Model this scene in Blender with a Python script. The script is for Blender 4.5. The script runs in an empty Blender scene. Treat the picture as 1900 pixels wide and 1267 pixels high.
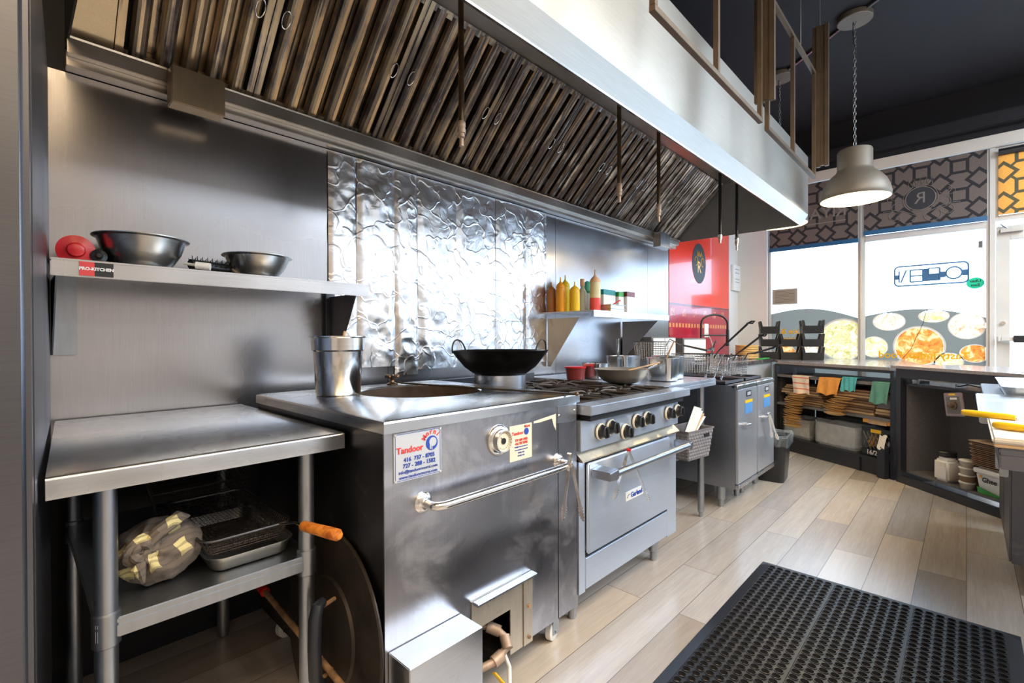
import bpy, bmesh, math, random
from mathutils import Vector, Matrix, noise, Euler
random.seed(7)
C = bpy.context.scene.collection
sc = bpy.context.scene
PI = math.pi
# ------------------------------------------------------------------ camera
H = 1.19
yaw, pitch, roll = math.radians(43.55), math.radians(-0.33), math.radians(0.2)
fw = Vector((math.cos(yaw)*math.cos(pitch), math.sin(yaw)*math.cos(pitch), math.sin(pitch)))
rt = Vector((math.sin(yaw), -math.cos(yaw), 0)); dn = fw.cross(rt)
RT = rt*math.cos(roll)+dn*math.sin(roll); DN = -rt*math.sin(roll)+dn*math.cos(roll)
cam = bpy.data.objects.new('camera', bpy.data.cameras.new('camera')); C.objects.link(cam)
cam.data.lens = 888/1900*36; cam.data.sensor_width = 36; cam.data.clip_start = 0.02; cam.data.clip_end = 200
m = Matrix((RT, -DN, -fw)).transposed().to_4x4(); m.translation = (0, 0, H); cam.matrix_world = m
sc.camera = cam
sc.view_settings.view_transform = 'Standard'; sc.view_settings.look = 'None'
sc.view_settings.gamma = 1; sc.view_settings.use_curve_mapping = False
sc.view_settings.exposure = 0.85
# ------------------------------------------------------------------ world
w = bpy.data.worlds.new('world'); sc.world = w; w.use_nodes = True
bg = w.node_tree.nodes['Background']; bg.inputs[0].default_value = (0.58, 0.77, 1.0, 1); bg.inputs[1].default_value = 3.4
# ------------------------------------------------------------------ daylight portals and added ceiling panels
def area(name, loc, sx, sy, energy, col, rot=(0, 0, 0)):
    l = bpy.data.lights.new(name, 'AREA'); l.shape = 'RECTANGLE'; l.size = sx; l.size_y = sy
    l.energy = energy; l.color = col
    o = bpy.data.objects.new(name, l); o.location = loc; o.rotation_euler = rot; C.objects.link(o)
    return o
def portal(loc, sx, sy):
    o = area('window_daylight', loc, sx, sy, 10, (1, 1, 1), (PI/2, 0, PI/2)); o.data.cycles.is_portal = True
    # area lamps shine along -Z: turned so that -Z points to -X (into the room)
    o.rotation_euler = Euler((0, PI/2, 0)); o.data.size, o.data.size_y = sy, sx
    return o
portal((6.93, 1.39, 1.7), .95, 2.9)
portal((6.93, .36, 1.7), 1.05, 2.9)
portal((6.93, -.72, 1.6), 1.0, 3.0)
portal((6.93, -2.6, 1.7), 2.6, 2.9)  # portal for the unseen bays beyond the door
WARM = (1.0, .72, .42); COOL = (.76, .88, 1.0); NEUT = (1, .90, .76)
ADDED_LAMPS = [(-.6, -.9, 48, WARM), (2.1, -1.2, 60, NEUT), (4.6, -1.85, 95, COOL), (-.6, -3.0, 22, WARM), (2.1, -3.2, 22, COOL), (4.6, -3.3, 70, COOL)]  # ceiling panels added as fill; the warm first one follows the wall glow
for i, (x, y, e, c) in enumerate(ADDED_LAMPS):
    area('added_panel_lamp', (x, y, 3.60), 2.3, 1.15, e, c)
# ------------------------------------------------------------------ material helpers
def newmat(name):
    mt = bpy.data.materials.new(name); mt.use_nodes = True
    nt = mt.node_tree; b = nt.nodes['Principled BSDF']
    return mt, nt, b
def N(nt, t, **k):
    n = nt.nodes.new(t)
    for a, v in k.items(): setattr(n, a, v)
    return n
def coords(nt, stretch=(1, 1, 1), rot=(0, 0, 0)):
    tc = N(nt, 'ShaderNodeTexCoord'); mp = N(nt, 'ShaderNodeMapping')
    nt.links.new(tc.outputs['Object'], mp.inputs[0]); mp.inputs['Scale'].default_value = stretch; mp.inputs['Rotation'].default_value = rot
    return mp.outputs[0]
def noise_n(nt, vec, scale, detail=3, rough=.5, dist=0):
    n = N(nt, 'ShaderNodeTexNoise'); n.inputs['Scale'].default_value = scale; n.inputs['Detail'].default_value = detail
    n.inputs['Roughness'].default_value = rough; n.inputs['Distortion'].default_value = dist
    if vec: nt.links.new(vec, n.inputs['Vector'])
    return n.outputs['Fac']
def ramp(nt, fac, stops):
    r = N(nt, 'ShaderNodeValToRGB'); nt.links.new(fac, r.inputs[0]); e = r.color_ramp.elements
    while len(e) < len(stops): e.new(.5)
    for i, (p, c) in enumerate(stops):
        e[i].position = p; e[i].color = (c[0], c[1], c[2], 1) if not isinstance(c, (int, float)) else (c, c, c, 1)
    return r.outputs[0]
def mix(nt, fac, a, b, mode='MIX'):
    n = N(nt, 'ShaderNodeMix', data_type='RGBA', blend_type=mode)
    for s, v in ((0, fac), (6, a), (7, b)):
        if hasattr(v, 'is_output'): nt.links.new(v, n.inputs[s])
        elif isinstance(v, (int, float)): n.inputs[s].default_value = v if s == 0 else (v, v, v, 1)
        else: n.inputs[s].default_value = (*v[:3], 1)
    return n.outputs[2]
def math_n(nt, op, a, b=None, c=None):
    n = N(nt, 'ShaderNodeMath', operation=op)
    for i, v in enumerate((a, b, c)):
        if v is None: continue
        if hasattr(v, 'is_output'): nt.links.new(v, n.inputs[i])
        else: n.inputs[i].default_value = v
    return n.outputs[0]
def bump(nt, b, h, strength, dist=.01, prev=None):
    n = N(nt, 'ShaderNodeBump'); n.inputs['Strength'].default_value = strength; n.inputs['Distance'].default_value = dist
    nt.links.new(h, n.inputs['Height'])
    if prev: nt.links.new(prev, n.inputs['Normal'])
    nt.links.new(n.outputs[0], b.inputs['Normal']); return n.outputs[0]
def plain(name, col, rough=.5, metal=0, var=.12, vs=8, bs=0, spec=.5, coat=0):
    mt, nt, b = newmat(name); v = coords(nt)
    f = noise_n(nt, v, vs, 4)
    d = tuple(c*(1-var) for c in col); u = tuple(min(1, c*(1+var)) for c in col)
    nt.links.new(ramp(nt, f, [(.3, d), (.7, u)]), b.inputs['Base Color'])
    b.inputs['Roughness'].default_value = rough; b.inputs['Metallic'].default_value = metal
    b.inputs['Specular IOR Level'].default_value = spec; b.inputs['Coat Weight'].default_value = coat
    if bs: bump(nt, b, noise_n(nt, v, vs*4, 3), bs, .004)
    return mt
def steel(name, col=(.62, .63, .65), rough=.28, streak=(1, 1, 60), wave=0, wscale=1.2, smudge=.15, sms=3, dirt=None, fine=.05, metal=1):
    mt, nt, b = newmat(name); v0 = coords(nt); v = coords(nt, streak)
    st = noise_n(nt, v, 8, 2)
    sm = noise_n(nt, v0, sms, 2, .4)
    c1 = tuple(c*(1-smudge) for c in col); c2 = tuple(min(1, c*(1+smudge)) for c in col)
    base = ramp(nt, sm, [(.15, c1), (.85, c2)])
    base = mix(nt, .14, base, ramp(nt, st, [(.3, tuple(c*.6 for c in col)), (.7, tuple(min(1, c*1.3) for c in col))]))
    if dirt:
        dn_ = ramp(nt, noise_n(nt, v0, dirt[1], 8, .7, .6), [(dirt[2], 0), (dirt[2]+.12, 1)])
        base = mix(nt, math_n(nt, 'MULTIPLY', dn_, dirt[3]), base, dirt[0])
        nt.links.new(math_n(nt, 'MULTIPLY_ADD', dn_, -.35*dirt[3], 1.0), b.inputs['Metallic'])
    else: b.inputs['Metallic'].default_value = metal
    nt.links.new(base, b.inputs['Base Color'])
    nt.links.new(math_n(nt, 'ADD', math_n(nt, 'MULTIPLY', sm, .22), rough-.11), b.inputs['Roughness'])
    pv = None
    if wave: pv = bump(nt, b, noise_n(nt, coords(nt, (1, 1, 1.6)), wscale, 1, .3), wave, .12)
    return mt
M = {}
M['steel'] = steel('brushed_steel', (.60, .62, .66))
M['steel_x'] = steel('brushed_steel_along', (.58, .58, .60), streak=(1, 30, 30), rough=.27)
M['steel_top'] = steel('worktop_steel', (.55, .57, .60), rough=.26, streak=(2, 40, 40), smudge=.2, sms=5)
M['steel_wall'] = steel('wall_steel', (.43, .425, .445), rough=.25, streak=(50, 50, 1), wave=.35, wscale=.95, smudge=.14, sms=2)
M['steel_fridge'] = steel('fridge_steel', (.15, .158, .185), rough=.36, streak=(1, 1, 50), wave=.12, smudge=.08)
M['steel_door'] = steel('worn_door_steel', (.36, .36, .39), rough=.3, streak=(60, 60, 1), wave=.12, wscale=2.5, smudge=.25, sms=4, dirt=((.62, .63, .67), 4.5, .50, .42))
M['steel_dark'] = steel('dark_side_steel', (.13, .13, .145), rough=.4, streak=(60, 60, 1), smudge=.3, sms=5, dirt=((.30, .30, .32), 7, .60, .4))
M['steel_range'] = steel('range_steel', (.62, .71, .86), metal=.72, rough=.34, streak=(1, 50, 50), smudge=.07)  # bluish and less metallic: reflected daylight put into the colour
M['steel_fryer'] = steel('fryer_steel', (.44, .46, .51), rough=.32, streak=(60, 60, 1), smudge=.08)
M['steel_hood'] = steel('hood_steel', (.50, .485, .45), rough=.46, streak=(1, 40, 40), wave=.10, wscale=1.6, smudge=.08, sms=1.5)
M['steel_hood_in'] = steel('hood_inner_steel', (.60, .56, .51), rough=.33, streak=(1, 40, 40), wave=.06, smudge=.25, sms=4)
M['steel_gold'] = steel('golden_glow_steel', (.45, .36, .24), rough=.38, streak=(30, 30, 1), smudge=.3, sms=4)  # golden tone paints the warm lamp reflection on the filler panel
M['steel_bluetop'] = steel('cool_worktop_steel', (.56, .62, .72), rough=.30, streak=(2, 40, 40), smudge=.12, sms=5, metal=.75)  # brighter copy of the worktop steel, cool daylight put into its colour
M['steel_fryfront'] = steel('fryer_front_steel', (.58, .62, .70), rough=.32, streak=(60, 60, 1), smudge=.06, metal=.75)  # brighter copy of the fryer steel, daylight sheen put into its colour
M['pan_steel'] = steel('pale_pan_steel', (.60, .58, .54), rough=.34, streak=(1, 1, 20), smudge=.15, metal=.7)  # paler and less metallic than polished steel, to offset dark reflections
M['chrome'] = steel('polished_steel', (.80, .80, .80), rough=.18, streak=(1, 1, 20), smudge=.08, fine=.01)
M['galv'] = steel('galvanised_leg', (.40, .43, .47), rough=.36, streak=(8, 8, 1), smudge=.15)
M['bowl'] = steel('spun_bowl_steel', (.46, .46, .45), rough=.27, streak=(1, 1, 60), smudge=.12)
M['tan_bracket'] = steel('greasy_bracket_steel', (.62, .56, .46), rough=.42, streak=(10, 10, 1), smudge=.2, sms=6, dirt=((.36, .22, .08), 7, .58, .9))
M['black'] = plain('black_paint', (.012, .012, .014), .55)
M['blackgloss'] = plain('black_plastic', (.016, .017, .02), .3)
M['rubber'] = plain('black_rubber', (.020, .023, .032), .38)
M['castiron'] = plain('cast_iron', (.055, .045, .040), .5, .4, .4, 25, .3)
M['wok'] = plain('seasoned_iron', (.022, .021, .022), .33, .75, .5, 14)
M['greaseblack'] = plain('burnt_black_steel', (.028, .022, .018), .5, .3, .6, 9, .3)
M['roomwall'] = plain('beige_room_paint', (.42, .385, .35), .6, var=.05, vs=2)
M['cream'] = plain('cream_paint', (.72, .68, .62), .6, var=.05, vs=2)
M['wallwhite'] = plain('white_wall_paint', (.74, .72, .70), .6, var=.03, vs=2)
M['ceilblack'] = plain('black_ceiling_paint', (.010, .011, .016), .7, var=.2, vs=1)
M['frame_alu'] = plain('window_frame_aluminium', (.62, .60, .57), .4, .15, .06, 3)
M['white'] = plain('white_plastic', (.82, .82, .80), .4, var=.03)
M['cardwhite'] = plain('white_card', (.78, .78, .76), .6, var=.04)
M['red'] = plain('red_plastic', (.62, .015, .02), .3, var=.1)
M['yellow'] = plain('yellow_plastic', (.90, .55, .015), .35, var=.05)
M['orange'] = plain('orange_sauce_bottle', (.90, .36, .015), .35, var=.06)
M['mustard'] = plain('mustard_bottle', (.85, .60, .01), .35, var=.06)
M['brownbottle'] = plain('brown_bottle_reflection', (.45, .17, .04), .35, var=.3, vs=6)
M['pinksauce'] = plain('pink_red_sauce', (.85, .10, .09), .35, var=.05)
M['palecream'] = plain('pale_sauce', (.80, .72, .42), .4, var=.04)
M['peach'] = plain('peach_cap', (.85, .50, .28), .4, var=.04)
M['teal'] = plain('teal_card', (.01, .26, .30), .5, var=.06)
M['greyplastic'] = plain('grey_basket_plastic', (.22, .21, .22), .5, var=.08, vs=20)
M['kraft'] = plain('kraft_paper', (.52, .35, .19), .8, var=.12, vs=20, bs=.1)
M['kraft2'] = plain('dark_kraft_paper', (.28, .17, .10), .8, var=.15, vs=20, bs=.1)
M['kraftgold'] = plain('golden_kraft_board', (.68, .42, .15), .7, var=.1, vs=20)
M['pulp'] = plain('moulded_pulp', (.46, .33, .22), .85, var=.1, vs=30, bs=.2)
M['clothorange'] = plain('orange_cloth', (.85, .38, .08), .9, var=.08, vs=30, bs=.2)
M['clothteal'] = plain('turquoise_cloth', (.10, .48, .52), .9, var=.1, vs=30, bs=.2)
M['clothgreen'] = plain('green_cloth', (.12, .32, .26), .9, var=.1, vs=30, bs=.2)
M['rust'] = plain('rusty_iron', (.34, .20, .10), .75, .2, .5, 22, .3)
M['brass'] = plain('old_brass', (.16, .10, .06), .35, .9, .3, 30)
M['copper'] = plain('dirty_pipe', (.46, .34, .26), .5, .4, .3, 14)
M['ironpipe'] = plain('bronzed_pipe', (.16, .115, .07), .3, .85, .25, 10)
M['bronze'] = plain('bronze_bar', (.17, .13, .095), .38, .75, .15, 8)
M['clay'] = plain('tandoor_clay', (.06, .038, .026), .8, 0, .5, 9, .3)
M['lampgrey'] = plain('taupe_lamp_metal', (.18, .155, .125), .5, .35, .04, 6)
M['lampwhite'] = plain('cream_lamp_lining', (.90, .86, .66), .5, var=.02)
M['counterblack'] = plain('black_counter_laminate', (.020, .021, .027), .35, var=.1)
M['countertop'] = plain('speckled_counter_top', (.30, .27, .27), .22, 0, .15, 60, coat=.3)
M['paintgrey'] = plain('light_grey_cabinet_paint', (.42, .42, .41), .5, .1, .05, 6)
M['panelgrey'] = plain('grey_side_panel', (.15, .14, .14), .5, .1, .12, 50)
M['board'] = plain('white_cutting_board', (.80, .77, .70), .45, var=.05, vs=5)
M['boardedge'] = plain('wood_board_edge', (.72, .52, .32), .5, var=.1)
M['gold_line'] = plain('gold_foil_print', (.80, .48, .12), .4, .2, .05)
M['black_ink'] = plain('black_ink', (.01, .01, .012), .5)
M['blue_ink'] = plain('blue_ink', (.02, .07, .42), .4)
M['red_ink'] = plain('red_ink', (.72, .06, .06), .4)
M['plate'] = plain('silver_label_plate', (.62, .66, .72), .35, .35, .03)
M['sticker'] = plain('cream_sticker', (.80, .74, .58), .4, var=.04)
M['bluesticker'] = plain('blue_safety_sticker', (.10, .30, .62), .4)
M['greenprint'] = plain('green_print', (.05, .36, .07), .45)
M['purplepart'] = plain('grey_control_plate', (.34, .26, .26), .4, .6, .08)
M['paleblueclear'] = plain('milky_bottle_plastic', (.55, .60, .55), .25, var=.08)
M['greenlid'] = plain('green_bottle_cap', (.10, .50, .33), .35)
M['redtub'] = plain('dark_red_tub', (.22, .04, .04), .35)
M['gap_shade'] = plain('dark_gap', (.008, .008, .01), .6)  # near-black stand-in for the shade in slots, seams and holes
def glass_mat():
    mt, nt, b = newmat('window_glass'); nt.nodes.remove(b); out = nt.nodes['Material Output']
    t = N(nt, 'ShaderNodeBsdfTransparent'); t.inputs[0].default_value = (.95, .97, .98, 1)
    g = N(nt, 'ShaderNodeBsdfGlossy'); g.inputs['Roughness'].default_value = .02
    x = N(nt, 'ShaderNodeMixShader'); x.inputs[0].default_value = .06
    nt.links.new(t.outputs[0], x.inputs[1]); nt.links.new(g.outputs[0], x.inputs[2]); nt.links.new(x.outputs[0], out.inputs[0]); return mt
M['glass'] = glass_mat()
def film_mat(name, col, trans, rough=.5, tcol=None, setup=None):
    """printed film or fabric that lets some daylight through"""
    mt, nt, b = newmat(name); out = nt.nodes['Material Output']
    b.inputs['Roughness'].default_value = rough
    tr = N(nt, 'ShaderNodeBsdfTranslucent'); x = N(nt, 'ShaderNodeMixShader'); x.inputs[0].default_value = trans
    if setup: c = setup(nt)
    else:
        r = N(nt, 'ShaderNodeRGB'); r.outputs[0].default_value = (*col, 1); c = r.outputs[0]
    nt.links.new(c, b.inputs['Base Color']); nt.links.new(c, tr.inputs[0])
    nt.links.new(b.outputs[0], x.inputs[1]); nt.links.new(tr.outputs[0], x.inputs[2]); nt.links.new(x.outputs[0], out.inputs[0]); return mt
def clear_mat(name, col, alpha, rough=.15):
    mt, nt, b = newmat(name); out = nt.nodes['Material Output']
    b.inputs['Base Color'].default_value = (*col, 1); b.inputs['Roughness'].default_value = rough
    t = N(nt, 'ShaderNodeBsdfTransparent'); x = N(nt, 'ShaderNodeMixShader')
    nz = noise_n(nt, coords(nt), 14, 3)
    nt.links.new(math_n(nt, 'ADD', math_n(nt, 'MULTIPLY', nz, .25), alpha-.12), x.inputs[0])
    nt.links.new(t.outputs[0], x.inputs[1]); nt.links.new(b.outputs[0], x.inputs[2]); nt.links.new(x.outputs[0], out.inputs[0]); return mt
M['clearbag'] = clear_mat('clear_plastic_film', (.70, .76, .80), .16)
M['tubclear'] = clear_mat('cloudy_clear_tub', (.62, .55, .45), .72)
def lattice(cell, lo, hi):
    def f(nt):
        tc = N(nt, 'ShaderNodeTexCoord'); sp = N(nt, 'ShaderNodeSeparateXYZ'); nt.links.new(tc.outputs['Object'], sp.inputs[0])
        a = math_n(nt, 'MULTIPLY', sp.outputs[1], 1/cell); c = math_n(nt, 'MULTIPLY', sp.outputs[2], 1/cell)
        def cellc(x, off=0.0):
            return math_n(nt, 'ABSOLUTE', math_n(nt, 'SUBTRACT', math_n(nt, 'FRACT', math_n(nt, 'ADD', x, 10+off)), .5))
        def ln(x, w_): return math_n(nt, 'LESS_THAN', math_n(nt, 'ABSOLUTE', x), w_)
        A, B = cellc(a), cellc(c)                       # 0 at the cell centre, .5 at its edge
        A2, B2 = cellc(a, .5), cellc(c, .5)
        sq = math_n(nt, 'MAXIMUM', A2, B2); ds = math_n(nt, 'ADD', A, B)
        ring = ln(math_n(nt, 'SUBTRACT', sq, .205), .045)
        ring2 = ln(math_n(nt, 'SUBTRACT', ds, .31), .065)
        dg = math_n(nt, 'MULTIPLY', ln(math_n(nt, 'SUBTRACT', A, B), .05), math_n(nt, 'MULTIPLY', math_n(nt, 'GREATER_THAN', sq, .2), math_n(nt, 'GREATER_THAN', ds, .30)))
        msk = math_n(nt, 'MAXIMUM', math_n(nt, 'MAXIMUM', dg, ring), ring2)
        weave = noise_n(nt, coords(nt), 160, 2)
        col = mix(nt, msk, hi, lo)
        return mix(nt, .25, col, ramp(nt, weave, [(.3, .3), (.7, .7)]), 'OVERLAY')
    return f
M['blind'] = film_mat('patterned_blind_fabric', None, .16, .8, setup=lattice(.30, (.030, .028, .032), (.18, .145, .13)))
M['blindamber'] = film_mat('amber_patterned_blind', None, .62, .7, setup=lattice(.30, (.22, .19, .12), (.86, .52, .17)))
def food(c1, c2, c3, s):
    def f(nt):
        v = coords(nt)
        a = noise_n(nt, v, s, 5, .6, 1.2)
        return ramp(nt, a, [(.30, c1), (.5, c2), (.62, c3)])
    return f
M['film_dark'] = film_mat('smoky_window_print', (.27, .26, .22), .5, .4)
def tinted_film(name, col, through):
    mt, nt, b = newmat(name); out = nt.nodes['Material Output']; b.inputs['Base Color'].default_value = (*col, 1); b.inputs['Roughness'].default_value = .4
    tr = N(nt, 'ShaderNodeBsdfTranslucent'); tr.inputs[0].default_value = (*col, 1)
    tp = N(nt, 'ShaderNodeBsdfTransparent'); tp.inputs[0].default_value = tuple(min(1, c*1.3+.1) for c in col)+(1,)
    x = N(nt, 'ShaderNodeMixShader'); x.inputs[0].default_value = .5; y = N(nt, 'ShaderNodeMixShader'); y.inputs[0].default_value = through
    nt.links.new(b.outputs[0], x.inputs[1]); nt.links.new(tr.outputs[0], x.inputs[2]); nt.links.new(x.outputs[0], y.inputs[1]); nt.links.new(tp.outputs[0], y.inputs[2]); nt.links.new(y.outputs[0], out.inputs[0]); return mt
M['film_dark'] = tinted_film('smoky_see_through_print', (.15, .138, .11), .05)
M['food_curry'] = film_mat('curry_print', None, .24, .4, setup=food((.62, .12, .02), (.95, .36, .06), (1, .74, .36), 12))
M['food_rice'] = film_mat('rice_print', None, .30, .4, setup=food((.50, .42, .10), (.92, .74, .34), (1, .92, .70), 18))
M['food_cream'] = film_mat('creamy_print', None, .30, .4, setup=food((.62, .32, .14), (.95, .72, .5), (1, .95, .86), 14))
M['film_rim'] = film_mat('pale_rim_print', (.80, .76, .68), .25, .4)
M['film_yellow'] = film_mat('yellow_lettering_print', (.9, .50, .01), .22, .4)
M['film_green'] = film_mat('green_sticker_print', (.02, .62, .38), .35, .4)
M['film_blue'] = plain('dark_blue_sign_plastic', (.03, .13, .28), .35, var=.05)
M['film_paper'] = film_mat('taped_paper', (.45, .40, .33), .25, .7)
def foil_mat():
    mt, nt, b = newmat('crinkled_foil'); v = coords(nt)
    b.inputs['Base Color'].default_value = (.74, .74, .76, 1); b.inputs['Metallic'].default_value = 1; b.inputs['Roughness'].default_value = .27
    vo = N(nt, 'ShaderNodeTexVoronoi', feature='DISTANCE_TO_EDGE'); vo.inputs['Scale'].default_value = 9
    nz = N(nt, 'ShaderNodeTexNoise'); nz.inputs['Scale'].default_value = 5; nt.links.new(v, nz.inputs[0])
    nt.links.new(mix(nt, .3, v, nz.outputs['Color']), vo.inputs['Vector'])
    r = ramp(nt, vo.outputs[0], [(0, 1), (.06, 0)])
    p = bump(nt, b, r, .30, .004)
    bump(nt, b, noise_n(nt, v, 12, 3, .5, 1.2), .22, .01, p)
    return mt
M['foil'] = foil_mat()
def filter_mat():
    mt, nt, b = newmat('greasy_baffle_steel'); v = coords(nt, (20, .7, .7)); v2 = coords(nt)
    tc = N(nt, 'ShaderNodeTexCoord'); sp = N(nt, 'ShaderNodeSeparateXYZ'); nt.links.new(tc.outputs['Object'], sp.inputs[0])
    nz = math_n(nt, 'ADD', math_n(nt, 'MULTIPLY_ADD', noise_n(nt, v, 3.2, 3, .6), .8, -.17), math_n(nt, 'MULTIPLY_ADD', noise_n(nt, v2, 9, 4, .6), .38, .06))
    clean = math_n(nt, 'MULTIPLY_ADD', sp.outputs[0], .075, -.04)      # the modules over the range are less greasy
    g = math_n(nt, 'SUBTRACT', nz, math_n(nt, 'MINIMUM', clean, .22))
    c = ramp(nt, g, [(.26, (.82, .84, .86)), (.38, (.40, .38, .37)), (.46, (.075, .058, .050)), (.56, (.15, .122, .110)), (.66, (.40, .30, .19))])  # golden end of the ramp paints highlights among the grease streaks
    nt.links.new(c, b.inputs['Base Color']); b.inputs['Metallic'].default_value = .85
    nt.links.new(math_n(nt, 'MULTIPLY_ADD', nz, .3, .18), b.inputs['Roughness'])
    return mt
M['filter'] = filter_mat()
def floor_mat():
    mt, nt, b = newmat('vinyl_plank_floor')
    v = coords(nt, (1, 1, 1))
    br = N(nt, 'ShaderNodeTexBrick'); nt.links.new(v, br.inputs['Vector'])
    br.inputs['Scale'].default_value = 1; br.inputs['Brick Width'].default_value = 1.22; br.inputs['Row Height'].default_value = .18
    br.inputs['Mortar Size'].default_value = .0016; br.inputs['Mortar Smooth'].default_value = .2; br.offset = .37; br.inputs['Bias'].default_value = 0
    br.inputs['Color1'].default_value = (0, 0, 0, 1); br.inputs['Color2'].default_value = (1, 1, 1, 1); br.inputs['Mortar'].default_value = (.5, .5, .5, 1)
    tone = ramp(nt, br.outputs['Color'], [(0, (.29, .25, .215)), (.3, (.60, .52, .44)), (.6, (.42, .40, .40)), (1, (.70, .64, .57))])
    # every plank shifts the grain
    comb = N(nt, 'ShaderNodeVectorMath', operation='ADD'); nt.links.new(v, comb.inputs[0])
    sc_ = N(nt, 'ShaderNodeVectorMath', operation='SCALE'); nt.links.new(br.outputs['Color'], sc_.inputs[0]); sc_.inputs['Scale'].default_value = 9
    nt.links.new(sc_.outputs[0], comb.inputs[1])
    mp = N(nt, 'ShaderNodeMapping'); nt.links.new(comb.outputs[0], mp.inputs[0]); mp.inputs['Scale'].default_value = (.55, 8, 1)
    g1 = noise_n(nt, mp.outputs[0], 3.2, 6, .55, .35)
    g2 = noise_n(nt, mp.outputs[0], 14, 4, .6)
    col = mix(nt, .26, tone, ramp(nt, g1, [(.25, (.33, .31, .29)), (.5, (.50, .48, .46)), (.75, (.66, .64, .62))]), 'OVERLAY')
    col = mix(nt, .15, col, ramp(nt, g2, [(.3, .25), (.7, .75)]), 'OVERLAY')
    col = mix(nt, math_n(nt, 'MULTIPLY', br.outputs['Fac'], .7), col, (.07, .055, .045))
    nt.links.new(col, b.inputs['Base Color'])
    nt.links.new(math_n(nt, 'MULTIPLY_ADD', g1, .12, .18), b.inputs['Roughness']); b.inputs['Specular IOR Level'].default_value = .75; b.inputs['Coat Weight'].default_value = .35; b.inputs['Coat Roughness'].default_value = .22
    p = bump(nt, b, br.outputs['Fac'], -.4, .003)
    p
    return mt
M['floor'] = floor_mat()
def wood(name, c1, c2, s=20, st=(1, 1, 1)):
    mt, nt, b = newmat(name)
    f = noise_n(nt, coords(nt, st), s, 5, .6, 1)
    nt.links.new(ramp(nt, f, [(.35, c1), (.65, c2)]), b.inputs['Base Color']); b.inputs['Roughness'].default_value = .4; return mt
M['woodhandle'] = wood('varnished_handle_wood', (.42, .10, .012), (.85, .30, .04), 40, (1, 1, 1))
M['woodspoon'] = wood('spoon_wood', (.40, .22, .10), (.62, .40, .2), 30)
def plaid():
    mt, nt, b = newmat('plaid_cloth'); v = coords(nt, (1, 1, 1), (.5, .35, .2))
    sp = N(nt, 'ShaderNodeSeparateXYZ'); nz = N(nt, 'ShaderNodeTexNoise'); nz.inputs['Scale'].default_value = 7; nt.links.new(v, nz.inputs[0])
    nt.links.new(mix(nt, .12, v, nz.outputs['Color']), sp.inputs[0])
    def band(o, fr, lo, hi):
        x = math_n(nt, 'FRACT', math_n(nt, 'MULTIPLY', o, fr*1.5)); return math_n(nt, 'MULTIPLY', math_n(nt, 'GREATER_THAN', x, lo), math_n(nt, 'LESS_THAN', x, hi))
    a = band(sp.outputs[0], 11, .1, .55); c = band(sp.outputs[2], 11, .1, .62); d = band(sp.outputs[2], 44, .4, .75)
    col = mix(nt, math_n(nt, 'MULTIPLY', a, c), (.16, .13, .105), (.66, .58, .28))
    col = mix(nt, math_n(nt, 'MULTIPLY', d, .45), col, (.08, .065, .06))
    nt.links.new(col, b.inputs['Base Color']); b.inputs['Roughness'].default_value = .9
    bump(nt, b, noise_n(nt, coords(nt), 18, 5, .6, 1), .5, .01); return mt
M['plaid'] = plaid()
def striped():
    mt, nt, b = newmat('striped_towel'); v = coords(nt); sp = N(nt, 'ShaderNodeSeparateXYZ'); nt.links.new(v, sp.inputs[0])
    x = math_n(nt, 'FRACT', math_n(nt, 'MULTIPLY', sp.outputs[2], 18)); s = math_n(nt, 'LESS_THAN', x, .22)
    nt.links.new(mix(nt, s, (.82, .74, .64), (.80, .25, .16)), b.inputs['Base Color']); b.inputs['Roughness'].default_value = .9; return mt
M['striped'] = striped()
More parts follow.
